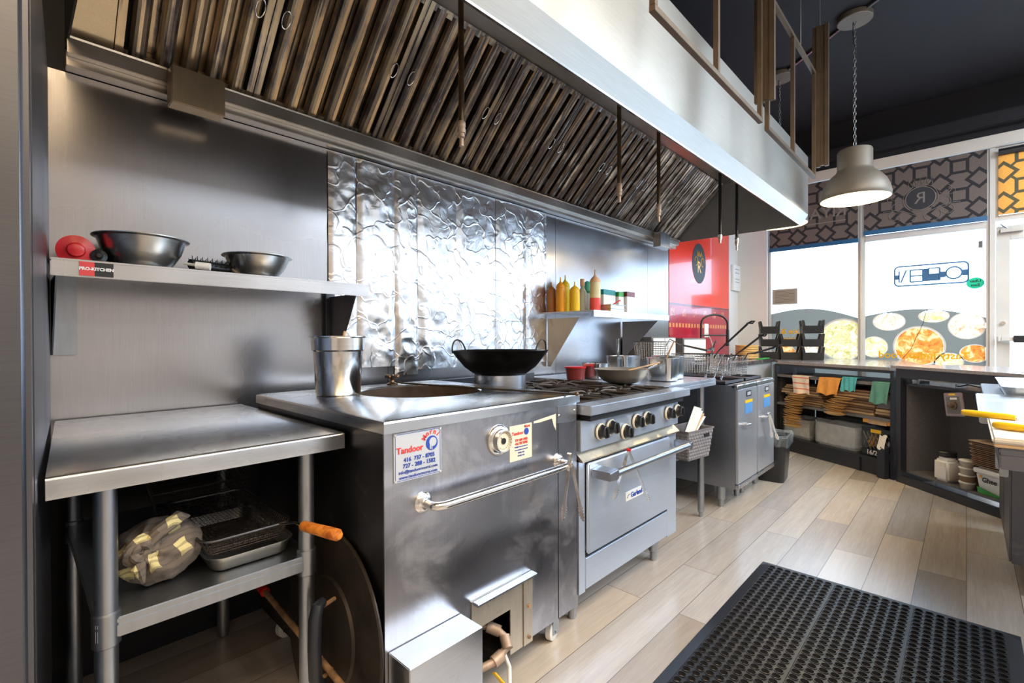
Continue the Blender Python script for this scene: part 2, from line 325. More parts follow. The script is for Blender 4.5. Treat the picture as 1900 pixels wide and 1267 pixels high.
def redpanel():
    mt, nt, b = newmat('red_mural_print'); tc = N(nt, 'ShaderNodeTexCoord'); sp = N(nt, 'ShaderNodeSeparateXYZ'); nt.links.new(tc.outputs['Object'], sp.inputs[0])
    up = math_n(nt, 'GREATER_THAN', sp.outputs[2], 1.56)
    col = mix(nt, up, (.42, .010, .035), (.86, .045, .02))
    dx = math_n(nt, 'MULTIPLY', math_n(nt, 'SUBTRACT', sp.outputs[0], 5.50), 1.0); dz = math_n(nt, 'SUBTRACT', sp.outputs[2], 2.06)
    r = math_n(nt, 'SQRT', math_n(nt, 'ADD', math_n(nt, 'POWER', dx, 2), math_n(nt, 'POWER', dz, 2)))
    ringd = math_n(nt, 'MULTIPLY', math_n(nt, 'GREATER_THAN', r, .30), math_n(nt, 'LESS_THAN', r, .46))
    n = noise_n(nt, coords(nt), 30, 4, .6, 1)
    orn = math_n(nt, 'MULTIPLY', math_n(nt, 'MULTIPLY', ringd, up), math_n(nt, 'GREATER_THAN', n, .42))
    col = mix(nt, math_n(nt, 'MULTIPLY', orn, .75), col, (.85, .36, .10))
    zz = math_n(nt, 'SUBTRACT', sp.outputs[2], 1.33)
    band = math_n(nt, 'LESS_THAN', math_n(nt, 'ABSOLUTE', zz), .022)
    dots = math_n(nt, 'GREATER_THAN', math_n(nt, 'SINE', math_n(nt, 'MULTIPLY', sp.outputs[0], 80)), -.3)
    col = mix(nt, math_n(nt, 'MULTIPLY', math_n(nt, 'MULTIPLY', band, dots), .8), col, (.85, .36, .12))
    b2 = math_n(nt, 'MULTIPLY', math_n(nt, 'LESS_THAN', math_n(nt, 'ABSOLUTE', math_n(nt, 'SUBTRACT', sp.outputs[2], 1.47)), .04),
                math_n(nt, 'GREATER_THAN', math_n(nt, 'SINE', math_n(nt, 'MULTIPLY', sp.outputs[0], 22)), .5))
    col = mix(nt, math_n(nt, 'MULTIPLY', math_n(nt, 'MULTIPLY', b2, math_n(nt, 'GREATER_THAN', n, .5)), .7), col, (.75, .28, .12))
    ln_ = math_n(nt, 'LESS_THAN', math_n(nt, 'ABSOLUTE', math_n(nt, 'SUBTRACT', sp.outputs[2], 1.555)), .012)
    col = mix(nt, math_n(nt, 'MULTIPLY', ln_, .7), col, (.06, .01, .03))
    nt.links.new(col, b.inputs['Base Color']); b.inputs['Roughness'].default_value = .22; b.inputs['Coat Weight'].default_value = .5; return mt
M['mural'] = redpanel()
# ------------------------------------------------------------------ mesh helpers
class MB:
    def __init__(s): s.v = []; s.f = []
    def add(s, vs, fs):
        o = len(s.v); s.v += [tuple(a) for a in vs]; s.f += [tuple(i+o for i in f) for f in fs]; return s
    def box(s, x0, x1, y0, y1, z0, z1, mtx=None):
        x0, x1 = sorted((x0, x1)); y0, y1 = sorted((y0, y1)); z0, z1 = sorted((z0, z1))
        vs = [Vector(p) for p in ((x0, y0, z0), (x1, y0, z0), (x1, y1, z0), (x0, y1, z0), (x0, y0, z1), (x1, y0, z1), (x1, y1, z1), (x0, y1, z1))]
        if mtx: vs = [mtx @ p for p in vs]
        return s.add(vs, [(0, 3, 2, 1), (4, 5, 6, 7), (0, 1, 5, 4), (1, 2, 6, 5), (2, 3, 7, 6), (3, 0, 4, 7)])
    def rings(s, rs, cap=(True, True), closed=False):
        n = len(rs[0]); vs = [p for r in rs for p in r]; fs = []
        m_ = len(rs)
        for i in range(m_ if closed else m_-1):
            a, b = i*n, ((i+1) % m_)*n
            for j in range(n):
                k = (j+1) % n; fs.append((a+j, a+k, b+k, b+j))
        if not closed:
            if cap[0]: fs.append(tuple(reversed(range(n))))
            if cap[1]: fs.append(tuple((m_-1)*n+j for j in range(n)))
        return s.add(vs, fs)
    def lathe(s, prof, c=(0, 0, 0), n=32, axis=(0, 0, 1), cap=(True, True), sx=1, sy=1):
        q = Vector((0, 0, 1)).rotation_difference(Vector(axis).normalized()); c = Vector(c)
        rs = []
        for r, z in prof:
            r = max(r, 1e-5)
            rs.append([c+q @ Vector((r*sx*math.cos(2*PI*j/n), r*sy*math.sin(2*PI*j/n), z)) for j in range(n)])
        return s.rings(rs, cap)
    def cyl(s, p0, p1, r, n=20, r1=None):
        p0 = Vector(p0); p1 = Vector(p1); d = p1-p0
        return s.lathe([(r, 0), (r if r1 is None else r1, d.length)], p0, n, d)
    def tube(s, pts, r, n=10, closed=False):
        pts = [Vector(p) for p in pts]; m_ = len(pts); rs = []
        t0 = (pts[1]-pts[0]).normalized(); up = Vector((0, 0, 1)) if abs(t0.z) < .9 else Vector((1, 0, 0))
        nrm = t0.cross(up).normalized()
        for i, p in enumerate(pts):
            a = pts[(i-1) % m_] if (closed or i) else p; b = pts[(i+1) % m_] if (closed or i < m_-1) else p
            t = (b-a).normalized() if (b-a).length > 1e-9 else t0
            nrm = (nrm-t*nrm.dot(t)).normalized(); bn = t.cross(nrm)
            rr = r[i] if isinstance(r, (list, tuple)) else r
            rs.append([p+nrm*rr*math.cos(2*PI*j/n)+bn*rr*math.sin(2*PI*j/n) for j in range(n)])
        return s.rings(rs, closed=closed)
    def prism(s, poly, ax, a0, a1, mtx=None):
        """poly: 2D points in the two axes other than ax"""
        def P(p, a): return Vector({'x': (a, p[0], p[1]), 'y': (p[0], a, p[1]), 'z': (p[0], p[1], a)}[ax])
        r0 = [P(p, a0) for p in poly]; r1 = [P(p, a1) for p in poly]
        if mtx: r0 = [mtx @ p for p in r0]; r1 = [mtx @ p for p in r1]
        return s.rings([r0, r1])
    def grid(s, fn, nu, nv, thick=0, wrap=False):
        """fn(u,v)->point, u,v in 0..1 ; thick -> second layer along the normal"""
        P = [[Vector(fn(i/nu, j/nv)) for i in range(nu+1)] for j in range(nv+1)]
        vs = [p for r in P for p in r]; fs = []
        for j in range(nv):
            for i in range(nu):
                a = j*(nu+1)+i; fs.append((a, a+1, a+nu+2, a+nu+1))
        if thick:
            o = len(vs); back = []
            for j in range(nv+1):
                for i in range(nu+1):
                    a = P[j][min(i+1, nu)]-P[j][max(i-1, 0)]; b = P[min(j+1, nv)][i]-P[max(j-1, 0)][i]
                    nn = a.cross(b); nn = nn.normalized() if nn.length > 1e-12 else Vector((0, 0, 1)); back.append(P[j][i]-nn*thick)
            vs += back; fs += [tuple(o+k for k in reversed(f)) for f in list(fs)]
            per = [(j*(nu+1), (j+1)*(nu+1)) for j in range(nv)][::-1]
            W = nu+1
            edge = [(i, i+1) for i in range(nu)]+[(j*W+nu, (j+1)*W+nu) for j in range(nv)]+[(nv*W+i+1, nv*W+i) for i in range(nu)][::1]+[((j+1)*W, j*W) for j in range(nv)]
            for a, b in edge: fs.append((b, a, a+o, b+o))
        return s.add(vs, fs)
    def sphere(s, c, r, n=16, sz=1):
        return s.lathe([(r*math.sin(PI*i/n), -r*sz*math.cos(PI*i/n)) for i in range(n+1)], c, n*2)
def chain(o):
    m_ = Matrix.Identity(4)
    while o is not None: m_ = o.matrix_basis @ m_; o = o.parent
    return m_
def obj(name, mb, mat, parent=None, world=True, bevel=0, smooth=True, seg=2, kind=None, label=None, ang=40):
    me = bpy.data.meshes.new(name); me.from_pydata(mb.v, [], mb.f); me.validate()
    if parent is not None and world: me.transform(chain(parent).inverted())
    bm = bmesh.new(); bm.from_mesh(me); bmesh.ops.recalc_face_normals(bm, faces=bm.faces)
    if bevel:
        es = [e for e in bm.edges if len(e.link_faces) == 2 and e.calc_face_angle(0) > math.radians(35)]
        bmesh.ops.bevel(bm, geom=es, offset=bevel, segments=seg, affect='EDGES', clamp_overlap=True)
    bm.to_mesh(me); bm.free()
    if smooth:
        me.shade_smooth() if hasattr(me, 'shade_smooth') else None
        me.set_sharp_from_angle(angle=math.radians(ang))
    me.materials.append(M[mat] if isinstance(mat, str) else mat)
    o = bpy.data.objects.new(name, me); C.objects.link(o)
    if parent is not None: o.parent = parent
    if kind: o['kind'] = kind
    if label: o['label'] = label
    return o
def tag(o, label, cat, group=None):
    o['label'] = label; o['category'] = cat
    if group: o['group'] = group
    return o
def thing(name, label, cat, loc=(0, 0, 0), rz=0, group=None):
    o = bpy.data.objects.new(name, None); C.objects.link(o); o.location = loc; o.rotation_euler = (0, 0, rz); o.empty_display_size = .05
    return tag(o, label, cat, group)
def struct(name, mb, mat, parent=None, **k): return obj(name, mb, mat, parent, kind='structure' if parent is None else None, **k)
def dup(root, loc, rz=None, label=None, group=None, rot=None):
    r = root.copy(); C.objects.link(r); r.location = loc
    if rz is not None: r.rotation_euler = (0, 0, rz)
    if rot is not None: r.rotation_euler = rot
    if label: r['label'] = label
    if group: r['group'] = group
    for ch in list(root.children):
        c = ch.copy(); C.objects.link(c); c.parent = r
        for g in list(ch.children):
            d = g.copy(); C.objects.link(d); d.parent = c
    return r
def text(body, origin, ux, uy, size, mat, parent, name='lettering', align='CENTER', ext=.0006, bold=0, space=1, world=True, alignv='CENTER'):
    cu = bpy.data.curves.new(name, 'FONT'); cu.body = body; cu.size = size; cu.extrude = ext; cu.align_x = align; cu.align_y = alignv
    cu.offset = bold; cu.space_character = space; cu.resolution_u = 3
    t = bpy.data.objects.new(name, cu); C.objects.link(t)
    dg = bpy.context.evaluated_depsgraph_get(); me = bpy.data.meshes.new_from_object(t.evaluated_get(dg))
    bpy.data.objects.remove(t); bpy.data.curves.remove(cu)
    ux = Vector(ux).normalized(); uy = Vector(uy).normalized(); nn = ux.cross(uy)
    mt = Matrix((ux, uy, nn)).transposed().to_4x4(); mt.translation = Vector(origin); me.transform(mt)
    if parent is not None and world: me.transform(chain(parent).inverted())
    me.name = name; me.materials.clear(); me.materials.append(M[mat])
    o = bpy.data.objects.new(name, me); C.objects.link(o)
    if parent is not None: o.parent = parent
    return o
def arc(c, r, a0, a1, n, ux, uy):
    c = Vector(c); ux = Vector(ux); uy = Vector(uy)
    return [c+ux*r*math.cos(a0+(a1-a0)*i/n)+uy*r*math.sin(a0+(a1-a0)*i/n) for i in range(n+1)]
X_, Y_, Z_ = Vector((1, 0, 0)), Vector((0, 1, 0)), Vector((0, 0, 1))
# ================================================================== SETTING
WX = 6.87; WY = 2.25; CZ = 3.75
struct('floor', MB().box(-2.2, 7.0, -4.2, 2.6, -.1, 0), 'floor', smooth=False)
struct('ceiling', MB().box(-2.2, 7.0, -4.2, 2.6, CZ, CZ+.1), 'ceilblack', smooth=False)
struct('wall_left', MB().box(4.0, 7.0, WY+.012, WY+.15, 0, 2.16), 'wallwhite', smooth=False)
struct('wall_left', MB().box(-2.2, 4.0, WY+.012, WY+.15, 0, 2.16), 'ceilblack', smooth=False)
struct('wall_left', MB().box(-2.2, 6.3, WY+.012, WY+.15, 2.16, CZ), 'ceilblack', smooth=False)
struct('wall_left', MB().box(6.3, 7.0, WY+.012, WY+.15, 2.16, CZ), 'wallwhite', smooth=False)
struct('wall_right', MB().box(-2.2, 7.0, -4.2, -4.1, 0, CZ), 'roomwall', smooth=False)
struct('wall_near', MB().box(-2.2, -2.1, -4.1, 2.26, 0, CZ), 'roomwall', smooth=False)
# stainless cladding of the cooking wall: panels with seams
seams = [.06, 1.40, 2.843, 4.277, 4.728]
for a, b in zip(seams[:-1], seams[1:]):
    struct('trim_1' if a < .1 else 'trim_%d' % (seams.index(a)+1), MB().box(a+.0015, b-.0015, WY-.002, WY+.011, .84 if a < 1.3 else .5, 2.112), 'steel_wall', smooth=False)
# end wall with the shop window
struct('wall_far', MB().box(WX-.03, WX+.12, 1.895, WY+.012, 0, 3.1), 'wallwhite', smooth=False)
struct('wall_far', MB().box(WX-.02, WX+.12, -4.1, WY+.012, 3.22, CZ), 'ceilblack', smooth=False)
struct('trim_6', MB().box(WX-.16, WX-.02, -4.1, WY+.01, 3.30, 3.42), 'ceilblack', bevel=.01)
struct('trim_7', MB().box(WX-.05, WX+.12, -4.1, WY+.012, 3.10, 3.22), 'cream', bevel=.004)
def window(n, y0, y1, z0, z1, mull=None):
    """aluminium frame with one pane"""
    f = MB(); t = .025; d0, d1 = WX, WX+.07
    f.box(d0, d1, y0, y0+t, z0, z1).box(d0, d1, y1-t, y1, z0, z1).box(d0, d1, y0+t, y1-t, z0, z0+t*2).box(d0, d1, y0+t, y1-t, z1-t, z1)
    if mull: f.box(d0-.005, d1, y0+t, y1-t, mull-.035, mull+.035)
    o = struct('window_%d' % n, f, 'frame_alu', bevel=.002)
    g = MB().box(WX+.04, WX+.046, y0+t, y1-t, z0+t*2, z1-t)
    obj('pane', g, 'glass', o, smooth=False); return o
w1 = window(1, .905, 1.885, .06, 3.10)
w2 = window(2, -.165, .885, .06, 3.10, 2.335)
struct('wall_far', MB().box(WX-.01, WX+.10, -4.1, 1.9, 0, .06), 'frame_alu', smooth=False)
# posts between the bays
for y0, y1 in ((.885, .905), (-.205, -.165), (-1.27, -1.22), (-2.6, -2.55), (-4.1, -3.9)):
    struct('trim_8', MB().box(WX-.02, WX+.09, y0, y1, 0, 3.1), 'frame_alu', bevel=.002)
w3 = window(3, -1.22, -.205, 2.36, 3.10)
w4 = window(4, -2.55, -1.27, .06, 3.10, 2.335)  # unseen bays, put in to bring more daylight into the room
w5 = window(5, -3.9, -2.6, .06, 3.10, 2.335)
# door
dr = struct('door_1', MB().box(WX, WX+.06, -.31, -.215, .06, 2.30).box(WX, WX+.06, -1.21, -1.12, .06, 2.30).box(WX, WX+.06, -1.12, -.31, 2.16, 2.30).box(WX, WX+.06, -1.12, -.31, .06, .25), 'frame_alu', bevel=.003)
obj('pane', MB().box(WX+.03, WX+.036, -1.12, -.31, .25, 2.16), 'glass', dr, smooth=False)
obj('push_bar', MB().box(WX-.07, WX-.03, -.75, -.245, 1.15, 1.19).box(WX-.07, WX-.001, -.25, -.22, 1.145, 1.195), 'frame_alu', dr, bevel=.004)
obj('push_pad', MB().box(WX-.085, WX-.065, -1.08, -.33, 1.135, 1.205), 'blackgloss', dr, bevel=.004, label='dark push pad')
obj('lock_cylinder', MB().cyl((WX, -.262, 1.33), (WX-.02, -.262, 1.33), .018), 'chrome', dr)
obj('door_closer', MB().box(WX-.05, WX-.001, -.40, -.24, 2.23, 2.27).cyl((WX-.03, -.30, 2.26), (WX-.03, -.24, 2.32), .008), 'galv', dr, bevel=.003)
# outdoor ground, pale and bluish to brighten reflections in the steel
struct('ground', MB().box(7.0, 60, -40, 40, -.2, -.12), plain('pale_concrete', (.62, .66, .70), .8, var=.1, vs=.6), smooth=False)
# ------------------------------------------------------------------ window things
def panelx(y0, y1, z0, z1, x0, x1): return MB().box(x0, x1, y0, y1, z0, z1)
def blind(y0, y1, z0, z1, mt, label, rail=True):
    t = thing('roller_blind', label, 'blind', (WX-.03, (y0+y1)/2, z0))
    obj('fabric', MB().box(WX-.034, WX-.031, y0, y1, z0+.03, z1), mt, t, smooth=False)
    if rail: obj('bottom_rail', MB().box(WX-.042, WX-.024, y0-.005, y1+.005, z0, z0+.05), 'film_blue', t, bevel=.004)
    return t
bl1 = blind(.925, 1.865, 2.30, 3.09, 'blind', 'dark patterned roller blind drawn down over left window beside the corner')
bl2 = blind(-.145, .865, 2.37, 3.09, 'blind', 'dark patterned roller blind with crowned crest over the window with the open sign')
bl3 = blind(-1.2, -.225, 2.38, 3.0, 'blindamber', 'glowing amber patterned blind over the transom above the door', rail=False)
obj('roller', MB().cyl((WX-.05, -1.2, 3.03), (WX-.05, -.225, 3.03), .035), 'blackgloss', bl3)
# mirrored writing on the first blind (seen from behind)
M['blind_ink'] = film_mat('pale_blind_lettering', (.30, .27, .25), .3, .8)
M['blind_ink2'] = film_mat('dark_blind_emblem', (.045, .046, .055), .12, .8)
fx = WX-.0355
text('RIYA', (fx, 1.22, 2.70), (0, 1, 0), (0, 0, 1), .18, 'blind_ink', bl1, bold=.002)
obj('print_line', MB().box(fx-.001, fx, 1.04, 1.46, 2.58, 2.592), 'blind_ink', bl1, smooth=False)
# crest on the second blind
cc = Vector((fx, .37, 2.70))
obj('crest_disc', MB().lathe([(.12, 0), (.12, .001)], cc, 32, (-1, 0, 0)), 'blind_ink2', bl2, smooth=False)
cr = MB()
cr.tube([(p.x-.001, p.y, p.z) for p in arc(cc, .125, 0, 2*PI, 40, Y_, Z_)][:-1], .004, 6, True)
cr.tube([(p.x-.001, p.y, p.z) for p in arc(cc, .145, 0, 2*PI, 40, Y_, Z_)][:-1], .0025, 6, True)
for sgn in (-1, 1):
    for (dy, dz, r, a0, a1) in ((.20, .06, .05, -2.6, 2.2), (.25, .03, .03, -2, 2.6), (.19, -.07, .055, -2.4, 2.0), (.10, -.19, .07, -3.0, .6), (.22, -.15, .05, -2.8, 1.4)):
        cr.tube([(fx-.001, cc.y+sgn*(dy+r*math.cos(a0+(a1-a0)*i/14)), cc.z+dz+r*math.sin(a0+(a1-a0)*i/14)) for i in range(15)], .0028, 5)
    cr.tube([(fx-.001, cc.y+sgn*(.02+.3*i/12), cc.z-.19+.10*math.sin(i/12*PI*.6)) for i in range(13)], .003, 5)
for k in range(5):
    a = -.8+.4*k; b_ = Vector((fx-.001, cc.y+.16*math.sin(a)*.7, cc.z+.14*math.cos(a*.5)+.01))
    cr.tube([b_+Vector((0, -.018, 0)), b_+Vector((0, math.sin(a)*.03, .075)), b_+Vector((0, .018, 0))], .0035, 5)
obj('crest_ornament', cr, 'blind_ink', bl2)
text('R', (fx-.0018, .37, 2.70), (0, 1, 0), (0, 0, 1), .17, 'blind_ink', bl2)
# printed films on the lower glass
def arcfilm(name, label, y0, y1, z0, zl, zp, zr, holes):
    """one printed sheet; the dish prints sit in openings of the smoky part"""
    t = thing(name, label, 'window sticker', (WX+.036, (y0+y1)/2, z0))
    ny_, nz_ = 110, 150; mb = MB(); idx = {}
    def ztop(y):
        q = (y1-y)/(y1-y0); return (zl*(1-q)+zr*q)+(zp-(zl+zr)/2)*math.sin(PI*q)
    def vid(i, j):
        if (i, j) not in idx:
            y = y0+(y1-y0)*i/ny_; idx[(i, j)] = len(mb.v); mb.v.append((WX+.036, y, z0+(ztop(y)-z0)*j/nz_))
        return idx[(i, j)]
    for i in range(ny_):
        for j in range(nz_):
            y = y0+(y1-y0)*(i+.5)/ny_; z = z0+(ztop(y)-z0)*(j+.5)/nz_
            if any(((y-hy)/hr)**2+((z-hz)/(hr*hs))**2 < .86 for hy, hz, hr, hs in holes): continue
            mb.f.append((vid(i, j), vid(i, j+1), vid(i+1, j+1), vid(i+1, j)))
    obj('smoky_print', mb, 'film_dark', t, smooth=False)
    return t
D2 = [(.385, 1.09, .225, 1, 'food_curry'), (.645, 1.37, .15, .7, 'food_cream'), (.262, 1.42, .13, .55, 'food_rice'), (.0, 1.31, .15, .95, 'food_cream'), (.78, 1.08, .13, .95, 'food_rice'), (-.06, 1.02, .12, .8, 'food_curry'), (.14, .93, .12, .8, 'food_rice')]
D1 = [(1.08, 1.16, .26, 1, 'food_rice'), (1.40, .98, .13, 1, 'food_cream'), (1.70, .98, .13, 1, 'food_curry')]
fl1 = arcfilm('printed_window_film', 'arched smoky food print covering lower half of the left window', .93, 1.86, .12, 1.50, 1.55, 1.42, [d[:4] for d in D1])
fl2 = arcfilm('printed_window_film', 'arched food print of curry bowls on the lower glass under the open sign', -.14, .86, .12, 1.44, 1.50, 1.39, [d[:4] for d in D2])
def dish(y, z, r, zs, mt, par, lim):
    def cl(a, b): return (min(max(a, lim[0]), lim[1]), min(b, lim[2]))
    n = 48; ring = lambda rr, x: [Vector((x, *cl(y+rr*math.cos(2*PI*k/n), z+zs*rr*math.sin(2*PI*k/n)))) for k in range(n)]
    obj('bowl_rim_print', MB().rings([ring(r, WX+.0352), ring(r*.90, WX+.0352)], cap=(False, False)), 'film_rim', par, smooth=False)
    pts = [cl(y+r*.905*math.cos(2*PI*k/n), z+zs*r*.905*math.sin(2*PI*k/n)) for k in range(n)]
    obj('food_print', MB().add([(WX+.0350, a, b) for a, b in pts], [tuple(range(n))]), mt, par, smooth=False)
for d in D2: dish(*d, fl2, (-.138, .858, 1.46))
for d in D1: dish(*d, fl1, (.932, 1.858, 1.48))
text('Tasty Indian Food', (WX+.033, .36, .99), (0, 1, 0), (0, 0, 1), .105, 'film_yellow', fl2, bold=.002)
text('Rice &\nCuisine', (WX+.033, 1.62, 1.22), (0, 1, 0), (0, 0, 1), .10, 'film_yellow', fl1, bold=.002)
# OPEN sign seen from behind: rounded outline, letters
os_ = thing('open_sign', 'dark blue outlined open sign seen from behind hanging in the window', 'sign', (WX-.01, .29, 1.75))
def rrect(cy, cz, w_, h_, r, x):
    pts = []
    for (sy, sz, a0) in ((1, 1, 0), (-1, 1, PI/2), (-1, -1, PI), (1, -1, 1.5*PI)):
        for i in range(7):
            a = a0+i/6*PI/2; pts.append((x, cy+sy*(w_/2-r)+r*math.cos(a), cz+sz*(h_/2-r)+r*math.sin(a)))
    return pts
ox = WX-.005
obj('sign_outline', MB().tube(rrect(.29, 1.87, .60, .215, .04, ox), .008, 6, True), 'film_blue', os_)
lt = MB()
lt.tube([(p.x, p.y, p.z) for p in arc((ox, .10, 1.87), .062, 0, 2*PI, 30, Y_, Z_)][:-1], 0.0075, 6, True)      # O
lt.box(ox-.004, ox+.004, -.01, .036, 1.835, 1.895).box(ox-.004, ox+.004, .164, .22, 1.83, 1.89)
lt.tube([(ox, .212, 1.80), (ox, .212, 1.935)], 0.0085, 6)
P_ = [(ox, .212, 1.935), (ox, .30, 1.935), (ox, .30, 1.87), (ox, .212, 1.87)]
lt.tube(P_, 0.0075, 6)
lt.box(ox-.004, ox+.004, .30, .345, 1.80, 1.935).box(ox-.004, ox+.004, .212, .30, 1.80, 1.868)                # filled block beside P
for z in (1.80, 1.865, 1.93): lt.tube([(ox, .35, z), (ox, .455, z)], 0.0075, 6)                              # E bars
lt.tube([(ox, .455, 1.80), (ox, .455, 1.93)], 0.0085, 6); lt.tube([(ox, .35, 1.80), (ox, .35, 1.93)], 0.0065, 6)
lt.tube([(ox, .475, 1.93), (ox, .49, 1.93), (ox, .535, 1.80), (ox, .55, 1.80), (ox, .55, 1.93)], 0.0075, 6)      # N
lt.box(ox-.004, ox+.004, .555, .585, 1.835, 1.885)
obj('sign_letters', lt, 'film_blue', os_)
obj('hanging_wire', MB().tube([(ox, .20, 1.98), (ox, .22, 2.30)], .0012, 5).tube([(ox, .38, 1.98), (ox, .36, 2.30)], .0012, 5), 'black', os_)
obj('crack_line', MB().tube([(WX+.0345, .315, 1.516), (WX+.0345, .35, 1.341), (WX+.0345, .372, 1.27), (WX+.0345, .404, 1.195), (WX+.0345, .45, 1.06), (WX+.0345, .533, .936)], .0022, 5), 'black_ink', fl2, label='thin dark crack line')
st = obj('round_sticker', MB().lathe([(.068, 0), (.068, .001)], (WX+.036, -.062, 1.75), 32, (-1, 0, 0), sx=.85), 'film_green', smooth=False)
tag(st, 'round green sticker with two dark words on the window glass', 'sticker')
text('Uber\nEats', (WX+.033, -.062, 1.75), (0, 1, 0), (0, 0, 1), .042, 'black_ink', st, bold=.0005)
# the sticker print reads the right way round from inside, as in the photograph
pp = obj('paper_notice', MB().box(WX+.034, WX+.0355, 1.56, 1.85, 1.62, 1.82), 'film_paper', smooth=False)
tag(pp, 'greyish paper notice taped low on left window glass', 'notice')
gl = MB()
for k in range(9): gl.box(WX+.0325, WX+.034, 1.59, 1.82, 1.645+k*.018, 1.649+k*.018)
obj('print_lines', gl, 'black_ink', pp, smooth=False)
ws = thing('window_tag', 'small grey tag stuck high on the glass near the door post', 'sticker', (WX+.03, -.08, 2.12))
obj('tag_face', MB().box(WX+.034, WX+.0355, -.115, -.085, 2.11, 2.18), 'panelgrey', ws, smooth=False)
# framed sheet beside corner on left wall
sh = thing('wall_frame', 'small white framed notice hung on the wall beside the red mural', 'frame', (6.70, WY, 1.9))
obj('frame', MB().box(6.58, 6.86, WY-.02, WY+.011, 1.82, 2.16), 'white', sh, bevel=.004)
obj('sheet', MB().box(6.60, 6.84, WY-.023, WY-.0205, 1.84, 2.14), 'cardwhite', sh, smooth=False)
ln = MB()
for z in (2.10, 2.05, 1.97, 1.93): ln.box(6.64, 6.80, WY-.0245, WY-.0232, z, z+.006)
obj('print_lines', ln, 'panelgrey', sh, smooth=False)
# red mural
mu = thing('wall_mural', 'tall glossy red mural with gold ornament and black crowned medallion', 'mural', (5.6, WY, 0))
obj('print_panel', MB().box(4.735, 6.46, WY-.006, WY+.011, 0, 2.9), 'mural', mu, smooth=False)
obj('medallion', MB().lathe([(.21, 0), (.21, .002)], (5.50, WY-.0062, 2.05), 36, (0, -1, 0), sx=.92, sy=1.1), 'black_ink', mu, smooth=False)
text('R', (5.50, WY-.0095, 2.0), X_, Z_, .19, 'gold_line', mu, name='monogram')
mo = MB()
for s_ in (-1, 1): mo.tube([(5.50+s_*(.09+.04*math.cos(a)), WY-.010, 2.07+.05*math.sin(a)) for a in [i*.4 for i in range(14)]], .004, 5)
for dx in (-.05, 0, .05): mo.tube([(5.5+dx-.02, WY-.010, 2.13), (5.5+dx, WY-.010, 2.19), (5.5+dx+.02, WY-.010, 2.13)], .005, 5)
obj('medallion_ornament', mo, 'gold_line', mu)
# electrical outlet on mural
ol = thing('wall_outlet', 'small white outlet plate on the lower red mural behind the sprayer tap', 'outlet', (5.65, WY-.01, 1.2))
obj('cover_plate', MB().box(5.64, 5.76, WY-.014, WY-.0065, 1.20, 1.36), 'white', ol, bevel=.002)
obj('cable', MB().tube([(5.7, WY-.018, 1.25), (5.78, WY-.03, 1.18), (5.85, WY-.04, 1.05), (5.75, WY-.03, .96)], .005, 6), 'white', ol)
# ------------------------------------------------------------------ ceiling fittings: added light panels, then the pendants
for i, (x, y, e, c) in enumerate(ADDED_LAMPS):
    lab = ['over the camera', 'over the middle aisle', 'above the prep table', 'rearmost by the right wall', 'middle of the right wall row', 'far end of right wall row'][i]
    t = thing('unseen_ceiling_light', 'white rectangular ceiling light panel added out of view '+lab, 'light', (x, y, 3.62), 0, 'added ceiling light panels')
    obj('housing', MB().box(x-1.18, x+1.18, y-.6, y+.6, 3.62, CZ), 'white', t, bevel=.004)
def pendant(x, y, label, top=CZ):
    t = thing('pendant_lamp', label, 'lamp', (x, y, 2.29))
    obj('canopy', MB().lathe([(.115, 0), (.12, .005), (.12, .04), (.115, .045)], (x, y, CZ-.047), 32), 'lampgrey', t)
    prof = [(.232, 0), (.236, .004), (.238, .03), (.228, .08), (.205, .135), (.165, .185), (.13, .215), (.118, .24), (.118, .38), (.112, .392), (.03, .395)]
    inner = [(r-.006, z) for r, z in prof[::-1][1:]]
    o = MB(); o.lathe(prof, (x, y, 2.29), 40, cap=(False, False))
    obj('lamp_shade', o, 'lampgrey', t, ang=50)
    obj('shade_lining', MB().lathe([(.231, .001), (.231, .03), (.221, .08), (.198, .133), (.158, .18), (.122, .21), (.10, .235), (.02, .237)], (x, y, 2.29), 40, cap=(False, False)), 'lampwhite', t, ang=50)
    ch = MB(); z = 2.685; k = 0
    while z < CZ-.05:
        a = PI/2*(k % 2); u = Vector((math.cos(a), math.sin(a), 0))
        ch.tube([Vector((x, y, z+.018))+u*.008*math.cos(b)+Z_*.020*math.sin(b) for b in [i*PI/4 for i in range(8)]], .0022, 5, True)
        z += .030; k += 1
    obj('chain', ch, 'galv', t)
    obj('cord', MB().tube([(x+.012*math.sin(i*.9), y-.012*math.cos(i*.7), 2.68+(CZ-.05-2.68)*i/14) for i in range(15)], .003, 6), 'black', t)
    me, nt, b = newmat('bulb_glow'); b.inputs['Emission Color'].default_value = (1, .80, .42, 1); b.inputs['Emission Strength'].default_value = 3
    obj('bulb', MB().sphere((x, y, 2.42), .045, 10), me, t)
    l = bpy.data.lights.new('bulb_light', 'POINT'); l.energy = 9; l.color = (1, .82, .5); l.shadow_soft_size = .06
    lo = bpy.data.objects.new('bulb_light', l); C.objects.link(lo); lo.parent = t; lo.location = (0, 0, .05)
    return t
pendant(4.655, .65, 'large taupe dome pendant lamp on a chain in front of the windows')
pendant(5.19, 1.325, 'taupe pendant lamp mostly hidden behind the hood end, only canopy and chain showing')
cd = obj('ceiling_conduit', MB().tube([(5.42, 1.62, 3.735), (5.19, 1.325, 3.735), (4.655, .65, 3.735), (4.1, -.05, 3.735)], .012, 8), 'galv')
tag(cd, 'thin grey conduit running along the black ceiling between pendant canopies', 'conduit')
# ------------------------------------------------------------------ fridge at the left edge
fr = thing('tall_fridge', 'tall stainless refrigerator cut off by the left edge of view', 'refrigerator', (.028, 1.17, 0), -math.radians(3.7))
